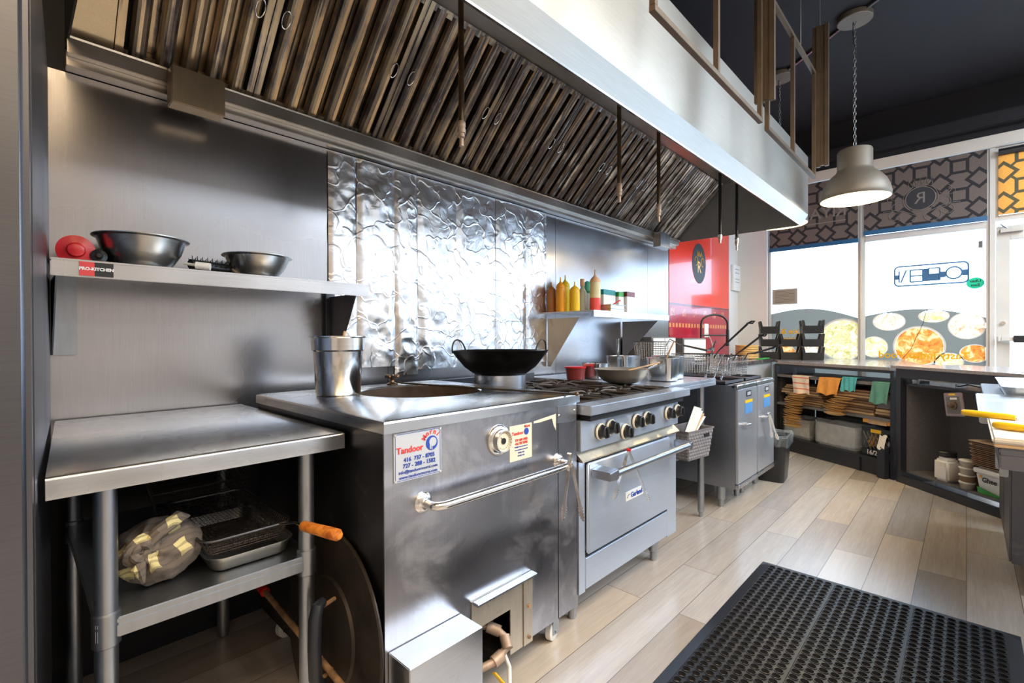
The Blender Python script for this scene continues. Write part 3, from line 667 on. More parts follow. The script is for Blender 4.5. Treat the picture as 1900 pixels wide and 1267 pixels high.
# local: +x = right side plane at x=0, +y back
obj('cabinet', MB().box(-.75, 0, .05, 1.04, .12, 2.1), 'steel_fridge', fr, world=False, bevel=.006)
obj('door', MB().box(-.75, -.001, -.02, .045, .14, 2.08), 'steel_fridge', fr, world=False, bevel=.012, seg=3)
for px in (-.70, -.05):
    for py in (.08, .98): obj('foot', MB().cyl((px, py, 0), (px, py, .12), .025), 'galv', fr, world=False)
# ------------------------------------------------------------------ hood
hd = thing('exhaust_hood', 'long stainless kitchen exhaust hood with baffle filters above the cooking line', 'range hood', (2.47, 1.6, 2.12))
HX0, HX1 = .14, 4.83
obj('front_panel', MB().prism([(1.01, 2.265), (1.06, 2.18), (1.066, 2.184), (1.075, 2.205), (1.016, 2.27), (1.016, 2.77), (1.01, 2.77)][:], 'x', HX0, HX1), 'steel_hood', hd, smooth=False)
obj('lip', MB().prism([(1.0605, 2.176), (1.085, 2.19), (1.082, 2.196), (1.058, 2.183)], 'x', HX0, HX1-.002), 'chrome', hd, smooth=False)
obj('top_panel', MB().box(HX0, HX1, 1.016, WY-.002, 2.76, 2.77), 'steel_hood', hd, smooth=False)
obj('inner_ceiling', MB().box(HX0+.006, HX1-.006, 1.02, 1.74, 2.69, 2.70), 'steel_hood_in', hd, smooth=False)
obj('inner_front', MB().prism([(1.018, 2.28), (1.024, 2.28), (1.074, 2.69), (1.068, 2.69)], 'x', HX0+.006, HX1-.006), 'steel_hood_in', hd, smooth=False)
endp = [(1.012, 2.268), (1.062, 2.182), (2.20, 2.19), (WY-.003, 2.19), (WY-.003, 2.758), (1.012, 2.758)]
obj('end_panel', MB().prism(endp, 'x', HX1-.006, HX1), plain('dull_grey_hood_end', (.30, .30, .29), .5, .3, .06, 6), hd, smooth=False)
obj('end_panel', MB().prism(endp, 'x', HX0, HX0+.006), 'black', hd, smooth=False)
obj('rear_flange', MB().box(HX0, HX1-.05, 2.19, WY-.003, 2.115, 2.165).box(HX0, HX1-.05, 2.16, 2.19, 2.145, 2.20), 'steel_hood_in', hd, bevel=.002)
obj('grease_trough', MB().prism([(2.155, 2.20), (2.165, 2.19), (2.225, 2.205), (2.225, 2.215), (2.165, 2.20)], 'x', HX0, HX1-.006), 'steel_hood_in', hd, smooth=False)
obj('grease_cup', MB().box(.412, .585, 2.085, 2.158, 2.055, 2.19), 'steel_gold', hd, bevel=.003)
obj('grease_cup', MB().box(4.22, 4.42, 2.085, 2.158, 2.055, 2.19), 'steel_x', hd, bevel=.003)
# baffle filters: local frame s along x, t up the slope, n towards the room
T0 = Vector((0, 2.195, 2.205)); TD = Vector((0, -1, 1)).normalized(); ND = Vector((0, -1, -1)).normalized(); TL = .68
FM = Matrix((X_, TD, ND)).transposed().to_4x4(); FM.translation = T0
obj('filter_backing', MB().box(HX0+.006, HX1-.006, -.01, TL+.02, -.07, -.062, FM), 'gap_shade', hd, smooth=False)  # black sheet standing for the shade behind the baffles
obj('filler_panel', MB().box(HX0+.01, .262, 0, TL, -.012, -.008, FM), 'steel_gold', hd, smooth=False)
def filt(x0, x1, k):
    b = MB(); fw_ = .026
    b.box(x0+.002, x0+fw_, 0, TL, -.045, 0, FM).box(x1-fw_, x1-.002, 0, TL, -.045, 0, FM)
    b.box(x0+fw_, x1-fw_, 0, .028, -.045, -.004, FM).box(x0+fw_, x1-fw_, TL-.03, TL, -.045, -.004, FM)
    n = max(2, round((x1-x0-2*fw_)/.088)); p = (x1-x0-2*fw_)/n
    for i in range(n):
        c = x0+fw_+p*(i+.5); w_ = p*.325
        poly = [(c-w_, -.030), (c-w_, -.004), (c-w_*.6, .008), (c-w_*.2, .004), (c+w_*.2, .004), (c+w_*.6, .008), (c+w_, -.004), (c+w_, -.030), (c+w_*.8, -.030), (c+w_*.8, -.008), (c-w_*.8, -.008), (c-w_*.8, -.030)]
        # channel runs along t
        r0 = [FM @ Vector((q[0], .012, q[1])) for q in poly]; r1 = [FM @ Vector((q[0], TL-.012, q[1])) for q in poly]; b.rings([r0, r1])
        if i < n: # rear row closing the gap
            q = x0+fw_+p*i; b.box(q-.02, q+.02, .02, TL-.02, -.055, -.050, FM) if 0 < i else None
    o = obj('baffle_filter', b, 'filter', hd, smooth=False)
    for hx in ((x1-.05,) if k == 0 else (x0+.045, x1-.05)):
        h = MB()
        pts = [FM @ Vector((hx+.016*math.cos(a), .35+.034*math.sin(a), .014)) for a in [i*PI/6 for i in range(12)]]
        h.tube(pts, .0022, 5, True); h.cyl(FM @ Vector((hx, .318, 0)), FM @ Vector((hx, .318, .014)), .003, 6); h.cyl(FM @ Vector((hx, .382, 0)), FM @ Vector((hx, .382, .014)), .003, 6)
        obj('handle', h, 'chrome', o)
fx_ = [.262, .715, 1.298, 1.882, 2.466, 3.046, 3.60, 4.16, 4.80]
for k in range(8): filt(fx_[k], fx_[k+1], k)
for (x, z0, z1, y) in ((1.197, 2.02, 1.925, 1.4), (2.342, 2.05, 1.946, 1.4), (2.81, 2.03, 1.917, 1.4), (3.837, 2.0, 1.93, 1.4), (4.212, 2.035, 1.925, 1.4)):
    p = obj('suppression_pipe', MB().cyl((x, y, z0), (x, y, 2.70), .0115, 12), 'ironpipe' if x < 3 else 'blackgloss', hd)
    d = z0-z1
    obj('nozzle', MB().lathe([(.009, 0), (.009, d*.3), (.006, d*.32), (.013, d*.36), (.013, d*.5), (.017, d*.52), (.017, d*.68), (.013, d*.7), (.016, d*.78), (.016, d*.95), (.012, d)], (x, y, z1), 14), 'chrome' if x > 3 else 'copper', p)
# ------------------------------------------------------------------ hanging metal frames in front of the hood
def hframe(label, x0, x1, z0, z1, y, posts, cables):
    t = thing('hanging_frame', label, 'hanging frame', ((x0+x1)/2, y, z0))
    s = .022
    obj('bottom_bar', MB().box(x0, x1, y-s/2, y+s/2, z0, z0+s), 'bronze', t, bevel=.001)
    if z1 < CZ-.1: obj('top_bar', MB().box(x0, x1, y-s/2, y+s/2, z1-s, z1), 'bronze', t, bevel=.001)
    for px in posts: obj('post', MB().box(px-s/2, px+s/2, y-s/2+.0005, y+s/2-.0005, z0+s, min(z1, CZ)), 'bronze', t, bevel=.001)
    for px in cables: obj('cable', MB().cyl((px, y, z1), (px, y, CZ), .002, 6), 'galv', t)
    return t
FY = .75
hframe('large bronze metal frame hanging before the hood, left of the thick slat bundle', 1.46, 2.60, 2.262, 3.35, FY, (1.471, 2.02, 2.589), (1.6, 2.5))
hframe('bronze metal frame hanging at the far end of the hood, right of slat bundle', 2.70, 3.76, 2.262, 2.985, FY, (2.711, 3.211, 3.749), (2.8, 3.4))
def slat(label, x, z0, z1, y):
    t = thing('slat_bundle', label, 'hanging frame', (x, y, z0))
    for k in range(4):
        yy = y-.05+k*.024
        obj('slat', MB().box(x-.012+.008*(k % 2), x+.012+.008*(k % 2), yy, yy+.0235, z0+.01*(k % 2), z1), 'bronze', t, bevel=.001)
    if z1 < CZ: obj('cable', MB().cyl((x, y, z1), (x, y, CZ), .002, 6), 'galv', t)
    return t
slat('thick bundle of bronze slats hanging between the two hanging frames', 2.62, 2.37, 3.4, FY-.01)
slat('slim bundle of bronze slats at the far tip of the hanging frames', 3.78, 2.34, 3.29, FY-.03)
# ------------------------------------------------------------------ foil on the wall
ft = thing('foil_lining', 'crinkled aluminium foil sheets covering the steel wall behind the oven', 'foil', (1.9, WY, 1.0))
def crinkle(x, z, k):
    v = Vector((x*2.4, z*2.4, k*3.1)); a = 0
    for f, am in ((1, .004), (3.1, .0028), (8, .0016)):
        q = noise.noise(v*f); a += am*(1-abs(q)*2.5)
    q1 = math.exp(-((x-1.45)**2+(z-1.22)**2)/.05)*2.2+math.exp(-((x-1.25)**2+(z-1.95)**2)/.03)*1.2
    return max(0, .008+a*(.55+q1))
fs_ = [1.07, 1.217, 1.438, 1.588, 1.87, 2.205, 2.50, 2.728]
for k, (a, b) in enumerate(zip(fs_[:-1], fs_[1:])):
    zb = 1.02+.03*math.sin(k*2.1); zt = 2.105
    nx = max(8, int((b-a)/.012)); nz = 90
    def fn(u, v, a=a, b=b, zb=zb, zt=zt, k=k):
        x = a+(b-a)*u; z = zb+(zt-zb)*v
        if a > 2: z = max(z, zb)
        e = .35+.65*min(1, min(u, 1-u)*8)
        return (x+.002*noise.noise(Vector((z*9, k, 0))), WY-.0045-crinkle(x, z, k)*e-.0015*(k % 2), z)
    mb = MB().grid(fn, nx, nz)
    obj('foil_strip', mb, 'foil', ft, ang=60)
# ------------------------------------------------------------------ shelves on the wall
def wallshelf(name, label, x0, x1, y0, z, lip, mt, brackets, bm):
    t = thing(name, label, 'shelf', ((x0+x1)/2, WY, z-.4))
    obj('shelf_board', MB().box(x0, x1, y0, WY-.004, z-.008, z).box(x0, x1, y0, y0+.006, z-lip, z-.008), mt, t, bevel=.002)
    for bx in brackets:
        obj('bracket', MB().prism([(y0+.03, z-lip+.012), (WY-.03, z-lip+.012), (WY-.03, z-.42), (WY-.055, z-.42)], 'x', bx-.003, bx+.003).box(bx-.02, bx+.022, WY-.03, WY-.024, z-.42, z-.01), bm, t, smooth=False)
    return t
s1 = wallshelf('wall_shelf', 'long steel wall shelf with a red and black badge, holding two bowls', .085, 1.11, 1.94, 1.434, .053, 'steel_x', (1.068,), 'steel_dark')
obj('bracket', MB().prism([(1.97, 1.39), (WY-.01, 1.39), (WY-.01, 1.14), (WY-.04, 1.14)], 'x', .098, .102).box(.098, .165, WY-.012, WY-.006, 1.14, 1.41), 'galv', s1, smooth=False)
bd = obj('badge', MB().box(.148, .228, 1.9375, 1.9395, 1.386, 1.428), 'black_ink', s1, smooth=False, label='red and black maker badge')
bdr = obj('badge_red_half', MB().box(.148, .183, 1.9365, 1.9375, 1.386, 1.428), 'red_ink', bd, smooth=False)
text('PRO-KITCHEN', (.188, 1.936, 1.407), X_, Z_, .0125, 'white', bd, bold=.0006, ext=.0003)
s2 = wallshelf('wall_shelf', 'short steel wall shelf above the range crowded with squeeze bottles', 2.70, 3.82, 1.81, 1.382, .045, 'steel_x', (), 'steel_fryer')
# the left bracket of the range shelf is a full greasy triangular plate
obj('bracket', MB().prism([(1.955, 1.338), (WY-.012, 1.338), (WY-.012, .985), (WY-.035, .985)], 'x', 2.735, 2.741), 'tan_bracket', s2, smooth=False, label='greasy tan stained bracket plate')
obj('bracket', MB().prism([(1.90, 1.338), (WY-.012, 1.338), (WY-.012, 1.02), (WY-.035, 1.02)], 'x', 3.79, 3.796), 'steel_fryer', s2, smooth=False)
# ---- things on the first shelf
def bowl(name, label, c, r, h, rb, mt, cat='bowl', lip=.008, group=None):
    t = thing(name, label, cat, c)
    prof = [(rb*.2, 0), (rb, .0), (rb+(r-rb)*.35, h*.22), (rb+(r-rb)*.70, h*.55), (r-.004, h-.004), (r+lip, h), (r+lip, h+.003), (r-.003, h+.002), (rb+(r-rb)*.68, h*.56), (rb+(r-rb)*.33, h*.24), (rb*.9, .004), (rb*.2, .004)]
    obj('bowl_body', MB().lathe(prof, c, 48), mt, t, ang=50)
    return t
bowl('mixing_bowl', 'larger steel mixing bowl on the wall shelf beside the red lidded bottle', (.325, 2.09, 1.435), .130, .105, .07, 'bowl')
bowl('mixing_bowl', 'smaller steel mixing bowl at the right end of the wall shelf', (.70, 2.09, 1.435), .120, .088, .06, 'bowl')
def lying_bottle(label, c, r, L, mb, ml, rl):
    t = thing('lying_bottle', label, 'bottle', (c[0], c[1], c[2]-r))
    d = Vector((-.05, -1, 0)).normalized()
    obj('bottle_body', MB().lathe([(r*.8, 0), (r, .01), (r, L*.8), (r*.6, L)], Vector(c)-d*L, 24, d), mb, t)
    obj('lid', MB().lathe([(r*.6, 0), (rl, .006), (rl, .014), (rl*.5, .02), (rl*.42, .035), (rl*.3, .038)], Vector(c), 28, d), ml, t)
    return t
lying_bottle('black bottle lying on shelf with flared red lid facing out', (.150, 2.07, 1.476), .040, .13, 'blackgloss', 'red', .048)
lying_bottle('small dark bottle lying between red lidded bottle and big bowl', (.205, 2.06, 1.463), .027, .10, 'blackgloss', 'blackgloss', .022)
t = thing('spiked_roller', 'black spiked dough roller with a white handle lying between the bowls', 'roller', (.50, 2.06, 1.435))
rl = MB().cyl((.46, 2.06, 1.468), (.60, 2.11, 1.468), .018, 16)
for i in range(8):
    for a in range(8):
        p = Vector((.467+.018*i, 2.0625+.0065*i, 1.468)); d = Vector((-.34*math.cos(a*PI/4), .94*math.cos(a*PI/4), math.sin(a*PI/4))).normalized()
        rl.cyl(p+d*.016, p+d*.032, .0022, 6, .001)
obj('roller', rl, 'blackgloss', t)
obj('handle', MB().tube([(.445, 2.055, 1.468), (.435, 2.02, 1.462), (.46, 1.985, 1.455)], .005, 8).cyl((.46, 1.985, 1.455), (.50, 1.965, 1.451), .013, 14), 'white', t, label='white handle')
# ---- things on the second shelf
def sqbottle(label, x, y, r, h, mt, cap, capcol=None, z=1.383, level=None, lower=None):
    t = thing('squeeze_bottle', label, 'bottle', (x, y, z))
    b = [(r*.9, 0), (r, .008), (r, h*.62), (r*.93, h*.70)]
    obj('bottle_body', MB().lathe(b+[(r*.7, h*.73)], (x, y, z), 24), mt, t)
    obj('nozzle_cap', MB().lathe([(r*.96, h*.70), (r*.98, h*.72), (r*.8, h*.78), (r*.35, h*.84), (r*.16, h*.87), (r*.09, h)], (x, y, z), 20), cap, t)
    if lower: obj('sauce', MB().lathe([(r*.92, .001), (r+.0006, .008), (r+.0006, level)], (x, y, z), 24), lower, t)
    return t
sqbottle('brown bottle standing in for a wall reflection at the left end of the range shelf', 2.738, 2.205, .034, .22, 'brownbottle', 'brownbottle')  # solid bottle built in place of a reflection in the steel wall
sqbottle('orange squeeze bottle with pointed cap beside the brown bottle', 2.748, 2.128, .034, .25, 'orange', 'orange')
sqbottle('tall mustard squeeze bottle standing between the orange and yellow bottles', 2.86, 2.17, .034, .28, 'mustard', 'mustard')
sqbottle('bright yellow squeeze bottle with a short tip', 2.80, 2.04, .037, .215, 'yellow', 'yellow')
t = thing('glass_bottle', 'clear glass bottle with an orange brown cap behind the yellow bottle', 'bottle', (2.98, 2.10, 1.383))
obj('bottle_body', MB().lathe([(.03, 0), (.034, .01), (.034, .15), (.014, .19), (.013, .215)], (2.98, 2.10, 1.383), 20), 'paleblueclear', t)
obj('cap', MB().lathe([(.017, .2), (.017, .25), (.015, .255)], (2.98, 2.10, 1.383), 16), 'peach', t)
t = thing('glass_bottle', 'milky bottle with a round green cap partly hidden by the red sauce bottle', 'bottle', (3.09, 2.13, 1.383))
obj('bottle_body', MB().lathe([(.03, 0), (.032, .01), (.032, .13), (.018, .16)], (3.09, 2.13, 1.383), 20), 'paleblueclear', t)
obj('cap', MB().lathe([(.019, .155), (.034, .17), (.036, .20), (.028, .235), (.01, .25)], (3.09, 2.13, 1.383), 20), 'greenlid', t)
sqbottle('large squeeze bottle half full of pink red sauce with peach cap', 2.985, 1.99, .040, .315, 'palecream', 'peach', level=.105, lower='pinksauce')
def carton(label, x0, x1, y0, y1, h, mats, name='carton'):
    t = thing(name, label, 'box', ((x0+x1)/2, (y0+y1)/2, 1.383))
    obj('carton_body', MB().box(x0, x1, y0, y1, 1.383, 1.383+h*.78), mats[0], t, bevel=.002)
    obj('carton_top', MB().box(x0, x1, y0, y1, 1.383+h*.782, 1.383+h), mats[1], t, bevel=.002)
    return t
carton('teal topped white carton standing behind the small steel trays', 3.10, 3.27, 1.99, 2.12, .18, ('cardwhite', 'teal'))
carton('thin white and green carton leaning at the right of the teal carton', 3.285, 3.36, 1.97, 2.12, .172, ('cardwhite', 'greenprint'))
carton('slim red marked carton at the right end of the boxes on the shelf', 3.375, 3.50, 1.95, 2.12, .178, ('cardwhite', 'redtub'))
t = thing('steel_tray', 'small stacked rectangular steel tray in front of the teal carton', 'tray', (3.13, 1.93, 1.383))
obj('tray_body', MB().box(3.03, 3.22, 1.885, 1.975, 1.383, 1.408).box(3.022, 3.228, 1.878, 1.982, 1.408, 1.411), 'pan_steel', t, bevel=.002)
t = thing('steel_tray', 'upper small steel tray nested on another with a red spoon in it', 'tray', (3.13, 1.93, 1.4115))
obj('tray_body', MB().box(3.03, 3.22, 1.885, 1.975, 1.4115, 1.436).box(3.018, 3.232, 1.875, 1.985, 1.436, 1.439), 'pan_steel', t, bevel=.002)
tag(obj('red_spoon', MB().tube([(3.13, 1.93, 1.443), (3.18, 1.925, 1.465), (3.22, 1.92, 1.48)], .005, 6), 'red'), 'red plastic spoon sticking up from the small steel tray', 'spoon')
# ------------------------------------------------------------------ left work table
tb = thing('work_table', 'low stainless work table with undershelf standing at the left wall', 'table', (.37, 1.77, 0))
tt = MB().prism([(1.32, .872), (1.335, .872), (1.335, .900), (2.23, .900), (2.23, .918), (1.327, .918), (1.322, .9155), (1.32, .910)], 'x', .048, .676)
tt.v = [(x+(y-1.32)*.064 if x < .1 else x, y, z) for x, y, z in tt.v]
obj('tabletop', tt, 'steel_top', tb, ang=50)
obj('end_apron', MB().box(.662, .6765, 1.336, 2.229, .872, .8995), 'steel_top', tb, smooth=False)
obj('undershelf', MB().box(.125, .605, 1.36, 2.19, .562, .576).box(.125, .605, 1.36, 1.372, .532, .562), 'galv', tb, bevel=.003)
for lx in (.145, .588):
    for ly in (1.38, 2.17):
        l = obj('leg', MB().cyl((lx, ly, .03), (lx, ly, .90), .0215, 24), 'galv', tb)
        obj('shelf_collar', MB().lathe([(.0225, 0), (.026, .003), (.026, .072), (.0225, .075)], (lx, ly, .515), 24), 'galv', l)
        obj('foot', MB().lathe([(.014, 0), (.02, .004), (.022, .04)], (lx, ly, 0), 16), 'galv', l)
# plaid bundle
def bundle():
    t = thing('plaid_cloth_bundle', 'knotted plaid cloth bundle resting on the undershelf of the left table', 'cloth bundle', (.26, 1.50, .577))
    mb = MB()
    c = Vector((.262, 1.50, .656))
    nu, nv = 64, 40; vs = []; fs = []
    for j in range(nv+1):
        th = PI*j/nv
        for i in range(nu):
            ph = 2*PI*i/nu
            d = Vector((math.sin(th)*math.cos(ph), math.sin(th)*math.sin(ph), math.cos(th)))
            kd = Vector((-.45, -.75, .35)).normalized(); dk = (d-kd).length
            fold = math.sin(math.atan2(d.cross(kd).z, d.cross(kd).x)*9)*.007*math.exp(-(dk/.8)**2)*1.6
            r = 1+.09*noise.noise(d*2.2)+.05*noise.noise(d*5)
            p = Vector((d.x*.094, d.y*.085, d.z*.078))*r+d*fold
            if dk < .35: p += kd*.018*(1-dk/.35)
            p = c+p; p.z = max(p.z, .578); vs.append(p)
    for j in range(nv):
        for i in range(nu):
            k = (i+1) % nu; fs.append((j*nu+i, (j+1)*nu+i, (j+1)*nu+k, j*nu+k))
    obj('bundle_body', MB().add(vs, fs), 'plaid', t, ang=80)
    kp = c+Vector((-.45, -.75, .35)).normalized()*.092
    kn = MB()
    for a in range(3):
        pts = [kp+Vector((.028*math.cos(b)*math.cos(a*1.05)-.004, .006*math.sin(b*2)-.004*a, .026*math.sin(b)+.01*math.cos(b+a))) for b in [i*PI/8 for i in range(16)]]
        kn.tube(pts, .011, 8, True)
    kn.tube([kp, kp+Vector((.03, -.01, .035)), kp+Vector((.075, .01, .055)), kp+Vector((.10, .03, .045))], [.012, .016, .016, .004], 8)
    kn.tube([kp, kp+Vector((-.01, -.01, -.04)), kp+Vector((.0, .0, -.08))], [.012, .015, .005], 8)
    obj('knot', kn, 'plaid', t)
bundle()
# steel tray and mesh basket on undershelf
def rtray(x0, x1, y0, y1, z, h, flare=.012, t_=.0025):
    n = 6; r = .03
    def loop(e, zz):
        pts = []
        for (cx, cy, a0) in ((x1-r, y1-r, 0), (x0+r, y1-r, PI/2), (x0+r, y0+r, PI), (x1-r, y0+r, 1.5*PI)):
            for i in range(n+1):
                a = a0+i/n*PI/2; pts.append(Vector((cx+(r+e)*math.cos(a), cy+(r+e)*math.sin(a), zz)))
        return pts
    return MB().rings([loop(-.01, z), loop(0, z+.006), loop(flare, z+h), loop(flare+.006, z+h+.001), loop(flare+.006, z+h+.003), loop(flare-t_, z+h), loop(-t_, z+.008), loop(-.012, z+.003)])
t = thing('steel_pan', 'shallow stainless pan under the wire mesh basket on the left undershelf', 'pan', (.45, 1.6, .577))
obj('pan_body', rtray(.365, .555, 1.42, 1.80, .577, .040), 'bowl', t)
t = thing('mesh_basket', 'dark wire mesh basket with orange wooden handle set in the steel pan', 'basket', (.45, 1.6, .60))
mb = MB()
def bl_(e, z):
    x0, x1, y0, y1, r = .335, .560, 1.405, 1.835, .035; pts = []
    for (cx, cy, a0) in ((x1-r, y1-r, 0), (x0+r, y1-r, PI/2), (x0+r, y0+r, PI), (x1-r, y0+r, 1.5*PI)):
        for i in range(5):
            a = a0+i/4*PI/2; pts.append(Vector((cx+(r+e)*math.cos(a), cy+(r+e)*math.sin(a), z)))
    return pts
for e, z in ((-.022, .628), (-.018, .636), (-.014, .644), (-.010, .652), (-.006, .660)): mb.tube(bl_(e, z), .0012, 4, True)
top = bl_(0, .668); bot = bl_(-.026, .622)
L = len(top)
for i in range(L):
    a, b = top[i], top[(i+1) % L]; c_, d_ = bot[i], bot[(i+1) % L]; n = max(1, int((a-b).length/.012))
    for k in range(n): s_ = k/n; mb.tube([a.lerp(b, s_), c_.lerp(d_, s_)], .0010, 4)
for i in range(17): mb.tube([(.362+.0107*i, 1.43, .622), (.362+.0107*i, 1.81, .622)], .001, 4)
for i in range(32): mb.tube([(.36, 1.435+.012*i, .621), (.535, 1.435+.012*i, .621)], .001, 4)
obj('wire_mesh', mb, 'castiron', t)
obj('rim_wire', MB().tube(bl_(0, .670), .004, 8, True), 'steel_dark', t)
obj('handle_rod', MB().tube([(.52, 1.41, .668), (.535, 1.33, .690), (.538, 1.28, .694)], .0035, 8), 'chrome', t)
obj('wooden_handle', MB().lathe([(.010, 0), (.0135, .006), (.014, .05), (.0155, .10), (.015, .125), (.010, .132)], (.536, 1.285, .694), 18, Vector((.045, -.125, -.006))), 'woodhandle', t)
# a second, larger dark mesh basket behind
t = thing('mesh_basket', 'larger dark mesh basket tilted at the back of the left undershelf', 'basket', (.45, 1.98, .577))
mb = MB()
def b2(e, z): return [Vector((x, y, z+(y-1.86)*.25)) for x, y in ((.31-e, 1.86-e), (.585+e, 1.86-e), (.585+e, 2.13+e), (.31-e, 2.13+e))]
for k in range(8): mb.tube(b2(-.02+.003*k, .60+.014*k), .0012, 4, True)
for i in range(24):
    s_ = i/23; mb.tube([b2(-.02, .60)[0].lerp(b2(-.02, .60)[1], s_), b2(0, .70)[0].lerp(b2(0, .70)[1], s_)], .001, 4)
    mb.tube([b2(-.02, .60)[3].lerp(b2(-.02, .60)[2], s_), b2(0, .70)[3].lerp(b2(0, .70)[2], s_)], .001, 4)
for i in range(20): mb.tube([(.33, 1.88+.0125*i, .603+.0031*i), (.565, 1.88+.0125*i, .603+.0031*i)], .001, 4)
obj('wire_mesh', mb, 'castiron', t)
obj('rim_wire', MB().tube(b2(0, .70), .004, 8, True), 'castiron', t)
# ------------------------------------------------------------------ tandoor
td = thing('tandoor_oven', 'square stainless tandoor oven on casters with a round opening on top', 'oven', (1.12, 1.6, 0))
TX0, TX1, TY0, TY1 = .69, 1.56, 1.13, 2.06
hc, hr = (1.21, 1.69), .255
nseg = 64; ring_i = [Vector((hc[0]+hr*math.cos(2*PI*i/nseg), hc[1]+hr*math.sin(2*PI*i/nseg), .972)) for i in range(nseg)]
def sqpt(a, x0, x1, y0, y1):
    dx, dy = math.cos(a), math.sin(a); ts = []
    if dx > 1e-9: ts.append((x1-hc[0])/dx)
    if dx < -1e-9: ts.append((x0-hc[0])/dx)
    if dy > 1e-9: ts.append((y1-hc[1])/dy)
    if dy < -1e-9: ts.append((y0-hc[1])/dy)
    tt = min(ts); return Vector((hc[0]+dx*tt, hc[1]+dy*tt, 0))
X0r, X1r, Y0r, Y1r = .683, 1.566, 1.118, 2.07
angs = sorted([2*PI*i/nseg for i in range(nseg)]+[math.atan2(yy-hc[1], xx-hc[0]) % (2*PI) for xx in (X0r, X1r) for yy in (Y0r, Y1r)])
def rg(f): return [f(a) for a in angs]
inn = lambda z, r=hr: rg(lambda a: Vector((hc[0]+r*math.cos(a), hc[1]+r*math.sin(a), z)))
out = lambda z, e=0: rg(lambda a: sqpt(a, X0r+e, X1r-e, Y0r+e, Y1r-e)+Vector((0, 0, z)))
top = MB().rings([inn(.90), inn(.966), inn(.972, hr+.006), out(.972, .010), out(.969, .003), out(.964), out(.937), out(.935, .01), inn(.935, hr+.02)], cap=(False, False))
obj('top_slab', top, 'steel_top', td, ang=30)
cl = MB().lathe([(hr-.002, .965), (hr-.004, .90), (hr-.03, .80), (hr-.03, .55), (.02, .55)], (hc[0], hc[1], 0), 48, cap=(False, True))
obj('clay_pot', cl, 'clay', td)
hx = lambda *a: MB().box(*a)
bod = MB()   # body panels around the lower hatch opening
bod.box(TX0, TX0+.006, TY0+.006, TY1, .12, .935).box(TX1-.006, TX1, TY0+.006, TY1, .12, .935).box(TX0, TX1, TY1-.006, TY1, .12, .935).box(TX0, TX1, TY0+.01, TY1, .118, .124)
obj('side_panels', bod, 'steel_dark', td, smooth=False, label='dark grey side panels')  # dark grey steel with lighter mottling
fp = MB()
fp.box(TX0, .997, TY0, TY0+.006, .12, .935).box(1.282, TX1, TY0, TY0+.006, .12, .935).box(.997, 1.282, TY0, TY0+.006, .362, .935)
obj('front_panel', fp, 'steel_door', td, smooth=False)
obj('door_seam', MB().box(1.44, 1.443, TY0-.001, TY0, .12, .93), 'gap_shade', td, smooth=False)
# hatch
ha = obj('hatch', MB().box(.997, 1.234, TY0-.004, TY0, .268, .362).box(.997, 1.04, TY0-.004, TY0, .112, .268).box(1.172, 1.234, TY0-.004, TY0, .112, .268), 'tan_bracket', td, smooth=False, label='greasy tan lower hatch plate')
obj('hatch_lip', MB().box(1.0, 1.285, TY0-.030, TY0, .352, .362), 'steel', ha, bevel=.002)
obj('hatch_strip', MB().box(1.236, 1.283, TY0-.008, TY0, .112, .35), 'tan_bracket', ha, bevel=.001)
obj('hatch_screw', MB().cyl((1.262, TY0-.008, .245), (1.262, TY0-.013, .245), .006, 10).cyl((1.262, TY0-.008, .135), (1.262, TY0-.013, .135), .006, 10), 'rust', ha)
obj('inner_wall', MB().box(1.0, 1.24, 1.28, 1.285, .125, .36), 'rust', td, smooth=False, label='rust red inner wall')
gp = MB()
gp.tube([(1.05, 1.22, .225), (1.09, 1.19, .225), (1.125, 1.15, .215), (1.135, 1.115, .195), (1.12, 1.10, .17), (1.085, 1.10, .15), (1.03, 1.12, .14)], .0125, 12)
gp.cyl((1.105, 1.17, .222), (1.130, 1.135, .208), .018, 12).cyl((1.135, 1.118, .197), (1.122, 1.09, .173), .018, 12).cyl((1.105, 1.10, .158), (1.07, 1.105, .147), .019, 12)
obj('gas_pipe', gp, 'copper', td)
obj('gas_hose', MB().tube([(1.15, 1.14, .13), (1.16, 1.12, .08), (1.12, 1.08, .03), (1.05, 1.05, .012), (.99, 1.10, .012)], .007, 8), 'white', td)
obj('valve_handle', MB().box(-.010, .010, -.003, .003, -.048, .048, Matrix.Translation((1.085, 1.075, .085)) @ Vector((0, 0, 1)).rotation_difference(Vector((.42, -.43, -.72))).to_matrix().to_4x4()), 'yellow', td, bevel=.002)
bx = obj('burner_box', MB().box(.70, .955, 1.03, TY0-.001, .03, .345), 'steel', td, bevel=.002)
# label plates
pl = obj('name_plate', MB().box(.718, .880, TY0-.0035, TY0, .796, .932), 'plate', td, bevel=.001, seg=1, label='silver name plate with red and blue print')
yy = TY0-.0045
fbw = MB()
for (a, b, c, d) in ((.722, .876, .9275, .9285), (.722, .876, .800, .801), (.722, .723, .800, .9285), (.875, .876, .800, .9285)): fbw.box(a, b, yy, yy+.001, c, d)
obj('blue_border', fbw, 'blue_ink', pl, smooth=False)
text('Tandoor', (.770, yy, .882), X_, Z_, .025, 'red_ink', pl, bold=.0004)
for i, ch_ in enumerate('Morni'):
    a = math.radians(150-27*i); c0 = Vector((.845, yy, .892))
    text(ch_, c0+Vector((math.cos(a)*.030, 0, math.sin(a)*.030)), (math.sin(a), 0, -math.cos(a)), (math.cos(a), 0, math.sin(a)), .020, 'red_ink', pl, bold=.0004)
obj('logo_disc', MB().lathe([(.021, 0), (.021, .0008)], (.845, yy+.0008, .889), 28, (0, -1, 0)), 'blue_ink', pl, smooth=False)
